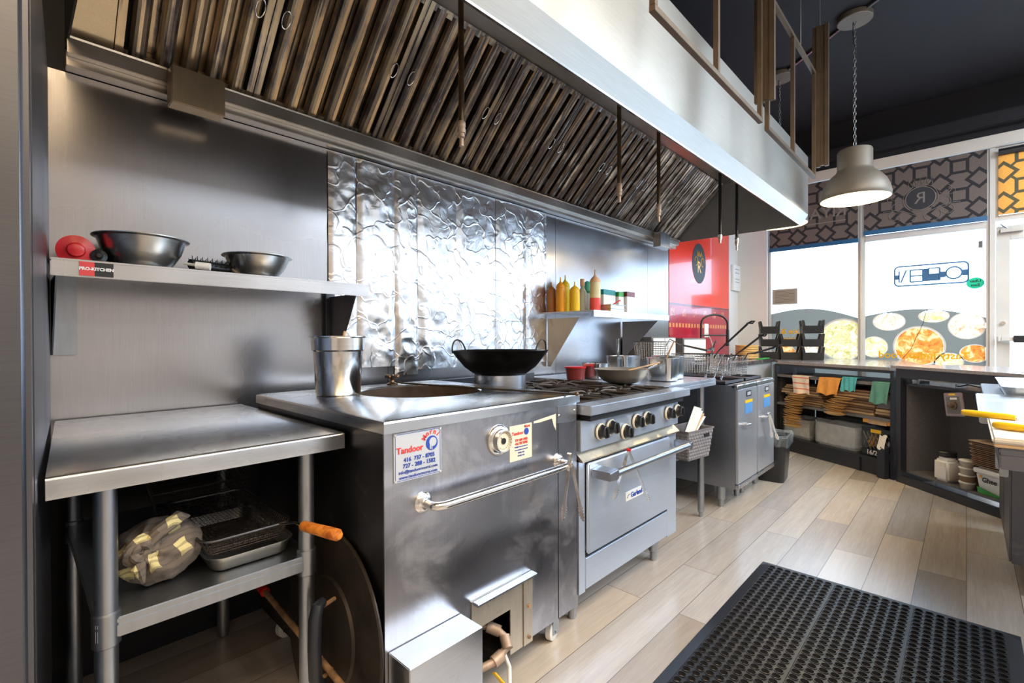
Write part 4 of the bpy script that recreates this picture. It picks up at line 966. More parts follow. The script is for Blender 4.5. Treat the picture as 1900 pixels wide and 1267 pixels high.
obj('logo_pot', MB().lathe([(.013, 0), (.013, .0008)], (.848, yy-.0003, .892), 24, (0, -1, 0)).box(.837, .841, yy-.001, yy, .872, .884).box(.843, .846, yy-.001, yy, .870, .880), 'plate', pl, smooth=False)
text('416  737 - 8705', (.802, yy, .855), X_, Z_, .0165, 'blue_ink', pl, bold=.0003)
text('727 - 288 - 1582', (.802, yy, .838), X_, Z_, .0165, 'blue_ink', pl, bold=.0003)
text('info@tandoormorni.com', (.799, yy, .822), X_, Z_, .0130, 'blue_ink', pl)
text('www.tandoormorni.com', (.799, yy, .808), X_, Z_, .0130, 'blue_ink', pl)
rv = MB()
for x in (.723, .875):
    for z in (.801, .927): rv.cyl((x, TY0-.0035, z), (x, TY0-.0065, z), .0035, 10)
obj('rivet', rv, 'chrome', pl)
stk = obj('sticker', MB().box(1.174, 1.288, TY0-.002, TY0, .768, .890), 'sticker', td, smooth=False, label='cream sticker with red print')
yy = TY0-.0028
text('Tandoor', (1.213, yy, .862), X_, Z_, .0165, 'red_ink', stk, bold=.0003)
text('Morni', (1.262, yy, .882), X_, Z_, .012, 'red_ink', stk, bold=.0003)
obj('logo_disc', MB().lathe([(.012, 0), (.012, .0006)], (1.258, yy, .864), 20, (0, -1, 0)), 'blue_ink', stk, smooth=False)
text('727 288 1582', (1.232, yy, .838), X_, Z_, .0115, 'red_ink', stk, bold=.0004)
text('416 737 8705', (1.232, yy, .826), X_, Z_, .0115, 'red_ink', stk, bold=.0004)
for i, s_ in enumerate(('info@tandoormorni.com', 'www.tandoormorni.com', 'SERIAL NO:', 'MODEL NO:')): text(s_, (1.231, yy, .815-.0105*i), X_, Z_, .0066, 'blue_ink', stk)
# gauge
gg = obj('thermometer_gauge', MB().lathe([(.052, 0), (.052, .004), (.047, .010), (.038, .012), (.036, .030), (.033, .030), (.033, .020), (.01, .020)], (1.122, TY0, .853), 40, (0, -1, 0)), 'chrome', td)
obj('dial_face', MB().lathe([(.033, 0), (.033, .002)], (1.122, TY0-.0205, .853), 32, (0, -1, 0)), 'sticker', gg, smooth=False)
dm = MB()
for i in range(24):
    a = i*2*PI/24; d = Vector((math.cos(a), 0, math.sin(a))); c0 = Vector((1.122, TY0-.0235, .853))
    dm.tube([c0+d*.024, c0+d*(.030)], .0006, 4)
dm.lathe([(.010, 0), (.010, .003)], (1.122, TY0-.023, .853), 16, (0, -1, 0)); dm.tube([(1.122, TY0-.0245, .853), (1.110, TY0-.0245, .866)], .0012, 4)
obj('dial_marks', dm, 'black_ink', gg)
cpn = obj('corner_bracket', MB().prism([(1.437, .932), (1.556, .932), (1.556, .870), (1.530, .862), (1.437, .868)], 'y', TY0-.003, TY0), 'steel', td, smooth=False)
obj('bracket_screw', MB().cyl((1.448, TY0-.003, .895), (1.448, TY0-.006, .895), .005, 10).cyl((1.545, TY0-.003, .905), (1.545, TY0-.006, .905), .005, 10), 'chrome', cpn)
obj('label_residue', MB().prism([(1.30, .892), (1.428, .905), (1.428, .842), (1.415, .862), (1.405, .890), (1.33, .884), (1.30, .885)], 'y', TY0-.0008, TY0), 'sticker', td, smooth=False)
# door handle
dh = MB()
pts = [(.815, TY0-.008, .722), (.815, TY0-.045, .722)]+[(.815+.035*(1-math.cos(a)), TY0-.045-.022*math.sin(a), .722) for a in (PI/8, PI/4, 3*PI/8, PI/2)]
pts += [(1.405+.0*1, TY0-.067, .722)]+[(1.405+.035*math.sin(a), TY0-.067+.022*(1-math.cos(a)), .722) for a in (PI/8, PI/4, 3*PI/8, PI/2)]+[(1.44, TY0-.008, .722)]
dh.tube(pts, .0125, 16)
ho = obj('door_handle', dh, 'chrome', td)
obj('handle_flange', MB().lathe([(.030, 0), (.030, .004), (.022, .012), (.014, .014)], (.815, TY0, .722), 24, (0, -1, 0)), 'chrome', ho)
obj('handle_flange', MB().lathe([(.030, 0), (.030, .004), (.022, .012), (.014, .014)], (1.44, TY0, .722), 24, (0, -1, 0)), 'chrome', ho)
for (x, y) in ((1.475, 1.19), (.76, 1.22), (1.49, 1.98), (.76, 1.98)):
    c_ = obj('caster', MB().lathe([(.012, -.013), (.036, -.013), (.040, -.010), (.040, .010), (.036, .013), (.012, .013)], (x, y, .0405), 28, (.25, -1, 0)), 'white', td)
    obj('caster_fork', MB().box(x-.018, x+.018, y-.022, y-.015, .03, .118).box(x-.018, x+.018, y+.015, y+.022, .03, .118).cyl((x, y-.025, .0405), (x, y+.025, .0405), .007, 10), 'galv', c_)
# pot on tandoor
bp = thing('steel_pot', 'tall stainless bain marie pot standing on the oven corner', 'pot', (.897, 1.80, .973))
def lift(c, prof): return MB().lathe(prof, c, 40)
obj('pot_body', lift((.897, 1.80, .973), [(.02, 0), (.080, 0), (.084, .006), (.092, .170), (.098, .176), (.099, .222), (.109, .226), (.109, .230), (.096, .228), (.094, .178), (.088, .17), (.079, .01), (.02, .008)]), 'chrome', bp, ang=35)
tag(obj('wooden_spoon', MB().tube([(.86, 1.78, .99), (.93, 1.84, 1.15), (.958, 1.865, 1.222)], .006, 8), 'woodspoon'), 'brown wooden spoon handle leaning inside the bain marie pot', 'spoon')
dy = obj('oil_lamp', MB().lathe([(.026, 0), (.026, .006), (.012, .012), (.009, .022), (.012, .028), (.024, .036), (.030, .042), (.028, .043), (.012, .036), (.004, .035)], (1.262, 1.99, .973), 24), 'brass')
tag(dy, 'small tarnished brass oil lamp standing behind the tandoor opening', 'oil lamp')
lf = MB()
for i in range(7):
    a = i*2*PI/7; d = Vector((math.cos(a), math.sin(a), 0)); lf.lathe([(.008, 0), (.010, .004), (.004, .012)], Vector((1.262, 1.99, 1.010))+d*.024, 8, d+Z_*.8)
obj('petal', lf, 'brass', dy)
rd = thing('skewer', 'thin long iron skewer lying across the oven top', 'skewer', (1.4, 1.5, .975))
obj('skewer_rod', MB().tube([(1.285, 1.985, .985), (1.30, 1.96, .979), (1.49, 1.085, .977)], .004, 8), 'castiron', rd)
obj('skewer_knob', MB().sphere((1.491, 1.078, .979), .008, 8), 'brass', rd)
# disc leaning on the tandoor
dl = thing('steel_disc', 'large round blackened steel lid leaning on the side of the oven', 'lid', (.66, 1.40, .02))
dm_ = Matrix.Translation((.664, 1.385, .315)) @ Euler((0, math.radians(-86), 0)).to_matrix().to_4x4()
def tr(mb, m_): mb.v = [tuple(m_ @ Vector(p)) for p in mb.v]; return mb
obj('lid_disc', tr(MB().lathe([(.01, 0), (.292, 0), (.294, .002), (.294, .006), (.290, .010), (.16, .010), (.155, .018), (.01, .018)], (0, 0, 0), 64), dm_), 'greaseblack', dl)
hh = obj('handle_rod', MB().tube([(.65, 1.335, .435), (.60, 1.31, .44), (.585, 1.30, .43)], .006, 8), 'rust', dl)
obj('handle_rod', MB().tube([(.65, 1.335, .235), (.60, 1.31, .24), (.585, 1.30, .25)], .006, 8), 'rust', dl)
obj('handle_grip', MB().tube([(.605, 1.312, .455), (.585, 1.302, .45), (.575, 1.296, .42), (.572, 1.294, .34), (.575, 1.296, .26), (.585, 1.302, .235), (.60, 1.31, .228)], [.012, .017, .018, .018, .018, .017, .012], 12), 'rubber', hh, label='black rubber grip')
rg_ = thing('long_poker', 'long rusty poker with a red grip lying slanted behind the table leg', 'poker', (.64, 1.6, 0))
A_, B_ = Vector((.60, 2.14, .295)), Vector((.600, .98, .262))
A_ = Vector((.625, 1.93, .30)); B_ = Vector((.615, 1.06, .24))
dd = (B_-A_)
obj('poker_rod', MB().tube([A_, A_+dd*.5, B_], .009, 10), 'rust', rg_)
obj('red_grip', MB().tube([A_-dd*.02, A_+dd*.14], .016, 12), 'red', rg_, label='red plastic grip')
# ------------------------------------------------------------------ tongs
def tongs(label, hinge, e1, e2, red=False, mt='chrome', bend=.01, kinky=None):
    t = thing('tongs', label, 'tongs', hinge)
    h = Vector(hinge); outs = []
    for e in (e1, e2):
        e = Vector(e); d = (e-h); side = d.cross(Y_).normalized()
        pts = [h+d*s_+side*0*s_ for s_ in (0, .1, .3, .55, .75, .9, 1)]
        wd = [.005, .006, .0075, .006, .0065, .010, .004]
        r0 = MB(); rings = []
        bn = Vector((0, 1, 0)); nn = d.normalized().cross(bn).normalized()
        for p, w_ in zip(pts, wd): rings.append([p+bn*w_+nn*.0012, p-bn*w_+nn*.0012, p-bn*w_-nn*.0012, p+bn*w_-nn*.0012])
        r0.rings(rings)
        for k in range(5):
            q = h+d*(.80+.04*k); r0.lathe([(.003, -.002), (.003, .002)], q+bn*(.009 if k < 4 else .006), 8, nn); r0.lathe([(.003, -.002), (.003, .002)], q-bn*(.009 if k < 4 else .006), 8, nn)
        outs.append(obj('tong_arm', r0, mt, t))
    obj('hinge', MB().cyl(h-Y_*.009, h+Y_*.009, .007, 12), 'red' if red else 'chrome', t)
    return t
tongs('steel tongs hanging open over the right end of the oven door handle', (1.412, 1.052, .765), (1.352, 1.04, .545), (1.448, 1.02, .52))
tongs('steel tongs with a red pull hanging on the range oven handle', (1.855, 1.066, .705), (1.76, 1.085, .505), (1.985, 1.04, .455), True)
# ------------------------------------------------------------------ range
rn = thing('gas_range', 'stainless six burner gas range with black knobs beside the tandoor', 'stove', (2.01, 1.65, 0))
RX0, RX1, RY0, RY1 = 1.575, 2.46, 1.13, 2.16
obj('body', MB().box(RX0, RX1, RY0+.012, RY1, .155, .86), 'steel_fryer', rn, bevel=.002)
obj('side_stile', MB().box(RX0, 1.618, RY0, RY0+.012, .155, .70), 'steel_range', rn, smooth=False)
obj('side_stile', MB().box(2.356, RX1, RY0, RY0+.012, .155, .70), 'steel_range', rn, smooth=False)
obj('kick_panel', MB().box(1.62, 2.353, RY0-.002, RY0+.012, .163, .290), 'steel_range', rn, bevel=.002)
obj('dark_slot', MB().box(1.618, 2.356, RY0+.006, RY0+.012, .288, .312), 'gap_shade', rn, smooth=False)  # dark strip standing for the shade in the slot
obj('drip_ledge', MB().prism([(RY0+.012, .725), (RY0-.020, .698), (RY0-.020, .692), (RY0+.012, .692)], 'x', RX0, RX1), 'tan_bracket', rn, smooth=False, label='greasy drip ledge')
obj('control_panel', MB().box(RX0, RX1, RY0-.012, RY0+.012, .735, .858), 'steel_range', rn, bevel=.002)
obj('front_rail', MB().box(1.572, 2.50, 1.068, RY0+.02, .885, .924), 'steel_bluetop', rn, bevel=.003)
obj('under_rail_shade', MB().box(1.60, 2.46, 1.09, RY0+.012, .858, .884), 'gap_shade', rn, smooth=False)  # dark filler painted as the shade below the rail
obj('cooktop', MB().box(RX0, RX1, 1.152, RY1, .861, .905), 'castiron', rn, smooth=False)
obj('back_guard', MB().box(RX0, RX1, RY1-.03, RY1, .905, .96), 'steel_dark', rn, bevel=.002)
od = obj('oven_door', MB().box(1.62, 2.353, RY0-.018, RY0, .310, .682), 'steel_range', rn, bevel=.006, seg=3)
hb = MB().cyl((1.70, 1.035, .640), (2.40, 1.035, .640), .0155, 20)
obj('handle_bar', hb, 'galv', od)
for x0, x1 in ((1.635, 1.70), (2.395, 2.42)):
    obj('handle_bracket', MB().prism([(x0, .655), (x0, .622), (x1, .617), (x1+.008, .64), (x1, .662)], 'y', 1.02, RY0-.016), 'steel_fryer', od, bevel=.004)
npl = obj('maker_plate', MB().box(1.905, 2.065, RY0-.021, RY0-.018, .455, .497), 'cardwhite', od, bevel=.001, seg=1, label='white maker plate')
text('Garland', (2.000, RY0-.0225, .476), X_, Z_, .032, 'blue_ink', npl, bold=.0006)
obj('swoosh', MB().tube([(1.915, RY0-.022, .470), (1.925, RY0-.022, .480), (1.94, RY0-.022, .484)], .0012, 5), 'black_ink', npl)
for (x, z) in ((1.705, .800), (1.785, .808), (1.905, .772), (2.005, .805), (2.105, .806), (2.33, .806), (2.435, .806)):
    k = obj('knob', MB().lathe([(.033, 0), (.033, .012), (.029, .016), (.027, .018), (.025, .037), (.020, .040)], (x, RY0-.012, z), 24, (0, -1, 0)), 'blackgloss', rn)
    obj('knob_ring', MB().lathe([(.0335, .004), (.0355, .008), (.0335, .013), (.030, .0145), (.0295, .0145)], (x, RY0-.012, z), 28, (0, -1, 0)), 'sticker', k)
    obj('knob_grip', MB().box(-.022, .022, -.048, -.03, -.008, .008, Matrix.Translation((x, RY0-.010, z)) @ Euler((0, math.radians(80), 0)).to_matrix().to_4x4()), 'blackgloss', k, bevel=.003)
for (x, y) in ((2.38, 1.22), (1.65, 1.22), (2.38, 2.05), (1.65, 2.05)):
    obj('leg', MB().lathe([(.016, 0), (.018, .01), (.018, .045), (.024, .05), (.030, .150), (.030, .155)], (x, y, 0), 18), 'galv', rn)
for gx in range(3):
    for gy in range(2):
        cx_, cy_ = RX0+.15+gx*.292, 1.36+gy*.42; s_ = .135; g = MB(); z = .922
        for dx, dyy in ((-1, 0), (1, 0)): g.box(cx_+dx*s_-.008, cx_+dx*s_+.008, cy_-.195, cy_+.195, z-.012, z+.004)
        for dyy in (-1, 1): g.box(cx_-s_, cx_+s_, cy_+dyy*.19-.008, cy_+dyy*.19+.008, z-.012, z+.004)
        for i in range(8):
            a = i*PI/4+PI/8; d = Vector((math.cos(a), math.sin(a), 0)); q = Vector((cx_, cy_, z))
            e = d*min(.128/abs(d.x), .185/abs(d.y)); g.tube([q+d*.045, q+d*.07+Z_*.006, q+e], [.006, .007, .008], 6)
        g.tube([Vector((cx_, cy_, z-.002))+Vector((.075*math.cos(b), .075*math.sin(b), 0)) for b in [i*PI/10 for i in range(20)]], .006, 6, True)
        for (a_, b_) in ((-1, -1), (1, -1), (-1, 1), (1, 1)): g.box(cx_+a_*s_-.008, cx_+a_*s_+.008, cy_+b_*.18-.008, cy_+b_*.18+.008, .905, .912)
        go = obj('grate', g, 'castiron', rn, bevel=0)
        obj('burner', MB().lathe([(.03, 0), (.042, .003), (.042, .010), (.028, .014), (.012, .014)], (cx_, cy_, .905), 20), 'greaseblack', rn)
# wok on ring
rgn = obj('wok_ring', MB().lathe([(.130, 0), (.130, .075), (.134, .078), (.138, .075), (.138, 0)], (1.80, 1.80, .927), 48, cap=(False, False)), 'steel')
tag(rgn, 'wide steel wok ring standing on the left burners under the black wok', 'wok ring')
wk = thing('wok', 'large black iron wok with two loop handles sitting on a steel ring', 'wok', (1.80, 1.80, .985))
wp = [(.02, .0), (.08, .004), (.14, .022), (.19, .058), (.235, .112), (.256, .142), (.260, .145), (.252, .144), (.228, .112), (.184, .062), (.136, .030), (.07, .010), (.02, .007)]
obj('wok_body', MB().lathe(wp, (1.80, 1.80, .985), 56), 'wok', wk, ang=60)
for sgn in (-1, 1):
    ang0 = math.radians(-47); rdir = Vector((math.cos(ang0), math.sin(ang0), 0))*sgn; tdir = Vector((-rdir.y, rdir.x, 0))
    c0 = Vector((1.80, 1.80, 1.115))+rdir*.215
    # upright loops leaning outward
    pts = [c0+tdir*.055*math.cos(a)*(1)+Z_*.072*math.sin(a)+rdir*(.02*math.sin(a)) for a in [i*PI/14 for i in range(15)]]
    pts = [c0+rdir*.030*math.cos(a)+tdir*.05*math.cos(a)+Z_*(.070*math.sin(a))+rdir*.012*math.sin(a) for a in [i*PI/14 for i in range(15)]]
    obj('loop_handle', MB().tube(pts, .0045, 8), 'castiron', wk)
# frying pan
fpn = thing('frying_pan', 'wide steel frying pan resting on the right hand burners', 'pan', (2.32, 1.44, .930))
fc = (2.455, 1.455, .931)
obj('pan_body', MB().lathe([(.02, 0), (.075, 0), (.105, .012), (.135, .042), (.154, .080), (.158, .083), (.150, .081), (.131, .043), (.100, .016), (.07, .005), (.02, .005)], fc, 48), 'pan_steel', fpn, ang=60)
hd0 = Vector((fc[0]+.118, fc[1]-.09, fc[2]+.05)); hdir = Vector((.88, -.18, .14)).normalized()
hd0 = Vector((fc[0]+.137, fc[1]-.062, fc[2]+.066)); 
obj('pan_handle', MB().tube([hd0, hd0+hdir*.03+Z_*.004, hd0+hdir*.09+Z_*.01, hd0+hdir*.16+Z_*.012, hd0+hdir*.21+Z_*.01], [.007, .006, .011, .012, .008], 10), 'galv', fpn)
obj('pan_rivet', MB().sphere(hd0+Vector((-.002, 0, -.006)), .011, 8), 'chrome', fpn)
tag(obj('wooden_spatula', MB().tube([(2.50, 1.44, 1.0), (2.60, 1.38, 1.025), (2.68, 1.33, 1.045)], .005, 8), 'woodspoon'), 'pale wooden spatula lying in the frying pan with its handle out', 'spatula')
# ------------------------------------------------------------------ side work table right of the range
wt = thing('work_table', 'narrow stainless work table between the range and the fryers', 'table', (2.85, 1.7, 0))
obj('tabletop', MB().box(2.468, 3.215, 1.20, 2.2, .906, .926).box(2.468, 3.215, 1.20, 1.215, .880, .906).box(3.20, 3.215, 1.215, 2.2, .880, .906), 'steel_bluetop', wt, bevel=.003)
obj('undershelf', MB().box(2.475, 3.19, 1.26, 2.17, .475, .488).box(2.475, 3.19, 1.26, 1.27, .452, .475), 'galv', wt, bevel=.002)
for lx in (2.50, 3.175):
    for ly in (1.285, 2.15):
        l = obj('leg', MB().cyl((lx, ly, .05), (lx, ly, .905), .0205, 20), 'galv', wt)
        obj('foot', MB().lathe([(.012, 0), (.014, .03), (.020, .035), (.022, .055)], (lx, ly, 0), 14), 'galv', l)
def hotelpan(label, x0, x1, y0, y1, z, h, name='steel_container'):
    t = thing(name, label, 'container', ((x0+x1)/2, (y0+y1)/2, z)); obj('pan_body', rtray(x0+.014, x1-.014, y0+.014, y1-.014, z, h, .008), 'chrome', t, ang=50); return t
hotelpan('deep rectangular steel container on the work table beside the frying pan handle', 2.70, 2.86, 1.27, 1.45, .927, .14)
hotelpan('second deep steel container right of the first on the work table', 2.875, 3.03, 1.31, 1.50, .927, .145)
tag(obj('wooden_stick', MB().tube([(2.80, 1.40, .94), (2.82, 1.34, 1.10), (2.83, 1.31, 1.17)], .005, 8), 'woodspoon'), 'thin wooden stick upright in the deep steel container', 'utensil')
hotelpan('low steel container with a ladle behind the frying pan', 2.86, 3.10, 1.66, 1.84, .927, .14)
tag(obj('steel_ladle', MB().tube([(2.94, 1.78, .94), (2.92, 1.76, 1.1), (2.905, 1.75, 1.19)], [.012, .008, .009], 8), 'chrome'), 'steel ladle handle upright in the low container behind the frying pan', 'ladle')
hotelpan('small steel container between the red tub and the frying pan', 2.56, 2.72, 1.68, 1.84, .927, .10)
rt_ = thing('food_tub', 'dark red round tub with a red lid behind the frying pan', 'tub', (2.49, 1.81, .928))
obj('tub_body', MB().lathe([(.05, 0), (.055, .003), (.065, .075)], (2.49, 1.81, .928), 24), 'redtub', rt_)
obj('lid', MB().lathe([(.069, .075), (.070, .083), (.06, .085)], (2.49, 1.81, .928), 24), 'red', rt_)
# grey woven basket
bk = thing('plastic_basket', 'grey woven plastic basket full of papers on the undershelf beside the range', 'basket', (2.77, 1.2, .489), math.radians(-8))
bm_ = MB()
def bloop(s_, z): return [Vector((x*s_, y*s_, z)) for x, y in ((-.13, -.085), (.13, -.085), (.13, .085), (-.13, .085))]
bm_.rings([bloop(.85, .10-.10), bloop(1.03, .165), bloop(1.09, .168), bloop(1.09, .175), bloop(.99, .172), bloop(.82, .006)], cap=(True, True))
obj('basket_body', bm_, 'greyplastic', bk, world=False, bevel=.003)
wv = MB()
for r in range(8):
    z = .016+r*.019; s_ = .85+.18*z/.165
    for i in range(9):
        x = (-.13+.26*(i+.5+.5*(r % 2))/9.5)*s_; wv.box(x-.011, x+.011, -.085*s_-.003, -.085*s_+.002, z-.006, z+.006)
    for i in range(6):
        y = (-.085+.17*(i+.5)/6)*s_; wv.box(.13*s_-.002, .13*s_+.003, y-.011, y+.011, z-.006, z+.006); wv.box(-.13*s_-.003, -.13*s_+.002, y-.011, y+.011, z-.006, z+.006)
obj('weave', wv, 'greyplastic', bk, world=False, bevel=.002, seg=1)
obj('grip_hole', MB().box(.03, .085, -.0915, -.086, .125, .145), 'gap_shade', bk, world=False, bevel=.002)  # opening drawn as a dark patch on the basket wall
for k in range(4):
    p = obj('paper_booklet', MB().box(-.12, .12, -.022, .022, -.0012, .0012, Matrix.Translation((2.78, 1.16+.004*k, .665+.010*k)) @ Euler((.35, -.50-.06*k, .03*k)).to_matrix().to_4x4()), ('cardwhite', 'kraft', 'cardwhite', 'cardwhite')[k], smooth=False)
    tag(p, 'thin papers sticking out of the grey woven basket', 'paper', 'papers in the grey basket')
# ------------------------------------------------------------------ fryers
def fryer(x0, x1, label, handle=True):
    t = thing('deep_fryer', label, 'fryer', ((x0+x1)/2, 1.5, 0))
    y0, y1 = 1.13, 1.92
    obj('cabinet', MB().box(x0+.001, x1-.001, y0+.02, y1, .15, .862), 'steel_fryer', t, bevel=.002)
    obj('door', MB().box(x0+.004, x1-.004, y0, y0+.019, .185, .835), 'steel_fryfront', t, bevel=.004)
    obj('top_trim', MB().box(x0+.001, x1-.001, y0-.004, y0+.05, .838, .872), 'steel', t, bevel=.010, seg=3)
    obj('kick_trim', MB().box(x0+.001, x1-.001, y0-.004, y0+.019, .150, .182), 'steel', t, bevel=.004)
    obj('fry_tank', MB().box(x0+.02, x1-.02, y0+.09, y1-.15, .863, .868).box(x0+.02, x1-.02, y0+.09, y0+.10, .863, .885).box(x0+.02, x1-.02, y1-.16, y1-.15, .863, .90).box(x0+.02, x0+.03, y0+.1, y1-.16, .863, .885).box(x1-.03, x1-.02, y0+.1, y1-.16, .863, .885), 'steel_dark', t, smooth=False)
    obj('flue', MB().box(x0+.001, x1-.001, y1-.14, y1, .863, 1.02), 'steel_fryer', t, bevel=.004)
    yy = y0-.001
    lb = obj('warning_label', MB().box(x0+.14, x0+.30, yy-.001, yy, .655, .745), 'bluesticker', t, smooth=False)
    obj('label_header', MB().box(x0+.14, x0+.30, yy-.002, yy-.001, .73, .75), 'yellow', lb, smooth=False)
    obj('badge', MB().box(x0+.17, x0+.27, yy-.0015, yy, .775, .815), 'black_ink', t, bevel=.0004, seg=1)
    obj('badge_plate', MB().box(x0+.185, x0+.255, yy-.0025, yy-.0015, .783, .807), 'plate', t, smooth=False)
    obj('door_handle', MB().tube([(x0+.08, y0, .59), (x0+.08, y0-.03, .59), (x0+.17, y0-.03, .585), (x0+.17, y0, .585)], .005, 8), 'chrome', t)
    for lx in (x0+.05, x1-.05):
        for ly in (1.26, 1.85): obj('leg', MB().lathe([(.018, 0), (.020, .02), (.020, .05), (.028, .055), (.030, .15)], (lx, ly, 0), 18), 'galv', t)
    return t
fryer(3.42, 3.835, 'left stainless deep fryer standing nearest the work table')
fryer(3.845, 4.26, 'right stainless deep fryer standing beside the black trash bin')
tongs('black and white tongs hanging from the right fryer door handle', (3.965, 1.085, .62), (4.10, 1.06, .40), (4.05, 1.09, .42), False, 'cardwhite')
# fryer baskets
def fbasket(label, c, w_, l, h, he, hm='blackgloss'):
    t = thing('fryer_basket', label, 'basket', c); x, y, z = c
    mb = MB()
    def lp(e, zz): return [Vector((x+a*(w_/2-e), y+b*(l/2-e), zz)) for a, b in ((-1, -1), (1, -1), (1, 1), (-1, 1))]
    n = 8
    for k in range(n+1): mb.tube(lp(.012*(1-k/n), z+h*k/n), .0016 if k < n else .004, 5, True)
    for k in range(4):
        a0, a1 = lp(.012, z)[k], lp(.012, z)[(k+1) % 4]; b0, b1 = lp(0, z+h)[k], lp(0, z+h)[(k+1) % 4]
        m_ = int((a1-a0).length/.018)
        for i in range(m_): mb.tube([a0.lerp(a1, i/m_), b0.lerp(b1, i/m_)], .0014, 4)
    for i in range(8): q = -w_/2+.015+(w_-.03)*i/7; mb.tube([(x+q, y-l/2+.012, z), (x+q, y+l/2-.012, z)], .0014, 4)
    obj('wire_cage', mb, 'chrome', t)
    s_ = Vector((x, y-l/2, z+h)); e = Vector(he)
    obj('handle', MB().tube([s_+Vector((-.02, 0, -.03)), s_+Vector((0, -.02, .02)), s_.lerp(e, .35), e], [.004, .004, .007, .008], 8), hm, t)
    obj('handle_loop', MB().tube([e+Vector((0, .004, .004)), e+Vector((-.004, -.03, .018)), e+Vector((0, -.045, .018)), e+Vector((.01, -.03, .004))], .006, 6, True), hm, t)
    return t
fbasket('fryer basket with the highest black handle, nearest the wall side', (3.595, 1.50, .93), .16, .30, .14, (3.62, 1.13, 1.29))
fbasket('fryer basket with middle black handle pointing at the windows', (3.755, 1.40, .91), .14, .26, .14, (3.80, 1.10, 1.20))
fbasket('fryer basket with lowest black handle hanging over the right fryer', (3.98, 1.40, .90), .16, .28, .15, (3.85, 1.02, 1.12))
fbasket('empty wire fryer basket propped at the back left over the tank', (3.50, 1.80, 1.022), .13, .25, .14, (3.46, 1.35, 1.10), 'chrome')
for k, x in enumerate((3.58, 3.66, 3.74)):
    tg = obj('fry_rack_rod', MB().tube([(x, 1.42-.03*k, .872), (x+.02, 1.36-.03*k, 1.05+.09*(k == 0)), (x+.03, 1.35-.03*k, 1.07+.1*(k == 0))], .007, 6), 'chrome')
    tag(tg, 'slanted steel skimmer rod standing among the fryer baskets', 'utensil', 'skimmer rods in the fryers')
# ------------------------------------------------------------------ grey boxes behind (stainless appliance) and sink counter
ap = thing('utility_cabinet', 'pale grey boxy cabinet behind the fryers and wire baskets near the wall', 'cabinet', (4.03, 2.05, 0))
obj('casing', MB().box(3.80, 4.27, 1.96, 2.22, 0, 1.20), 'panelgrey', ap, bevel=.004)
obj('front_door', MB().box(3.82, 4.03, 1.953, 1.959, .6, 1.19).box(4.04, 4.25, 1.953, 1.959, .6, 1.19), 'cardwhite', ap, bevel=.002)
ap2 = thing('countertop_appliance', 'pale grey box on the sink counter against the red mural', 'appliance', (5.0, 2.05, .94))
obj('casing', MB().box(4.40, 4.95, 1.95, 2.2, .953, 1.19), 'panelgrey', ap2, bevel=.004)
obj('front_door', MB().box(4.42, 4.93, 1.943, 1.949, .97, 1.175), 'cardwhite', ap2, bevel=.002)
sk = thing('sink_counter', 'stainless sink counter with grey side panel running along wall to the corner', 'sink', (5.2, 1.9, 0))
obj('counter_top', MB().box(4.32, 5.35, 1.60, 2.23, .92, .952).box(5.80, 6.08, 1.60, 2.23, .92, .952).box(5.35, 5.80, 1.60, 1.72, .92, .952).box(5.35, 5.80, 2.12, 2.23, .92, .952), 'steel_top', sk, bevel=.003)
obj('basin', MB().box(5.35, 5.80, 1.72, 2.12, .70, .705).box(5.35, 5.355, 1.72, 2.12, .705, .93).box(5.795, 5.80, 1.72, 2.12, .705, .93).box(5.355, 5.795, 1.72, 1.725, .705, .93).box(5.355, 5.795, 2.115, 2.12, .705, .93), 'steel', sk, smooth=False)
obj('base_cabinet', MB().box(4.34, 5.34, 1.63, 2.22, .08, .919).box(5.81, 6.06, 1.63, 2.22, .08, .919).box(5.34, 5.81, 1.63, 1.70, .08, .919), 'paintgrey', sk, smooth=False)
fct = thing('sprayer_tap', 'black arched pre-rinse sprayer tap rising from the sink counter', 'tap', (5.42, 2.12, .952))
pts = [(5.30, 2.14, .952), (5.30, 2.14, 1.35)]+[(5.30+.12*(1-math.cos(a))/1, 2.14-.10*(1-math.cos(a))/1, 1.35+.10*math.sin(a)) for a in [i*PI/10 for i in range(1, 11)]]+[(5.54, 1.94, 1.28)]
obj('spring_hose', MB().tube(pts, .011, 10), 'blackgloss', fct)
obj('spray_head', MB().cyl((5.54, 1.94, 1.28), (5.54, 1.94, 1.10), .017, 14), 'blackgloss', fct)
obj('side_arm', MB().cyl((5.30, 2.14, 1.22), (5.53, 1.95, 1.22), .008, 10), 'blackgloss', fct)
obj('tap_base', MB().cyl((5.30, 2.14, .952), (5.30, 2.14, 1.02), .022, 16), 'blackgloss', fct)
for k in range(6):
    c0 = (5.93, 1.86, .953+.026*k)
    o = obj('bamboo_tray', MB().lathe([(.09, 0), (.12, .002), (.125, .022), (.12, .024), (.115, .006), (.02, .004)], c0, 28), 'kraftgold')
    tag(o, 'round brown woven tray in the short stack at the sink corner', 'tray', 'round brown trays stacked by the sink')
gt = tag(obj('green_board', MB().box(5.72, 6.02, 1.64, 1.70, .953, .962), 'greenprint', bevel=.002), 'thin green board lying on the counter before the round trays', 'board')
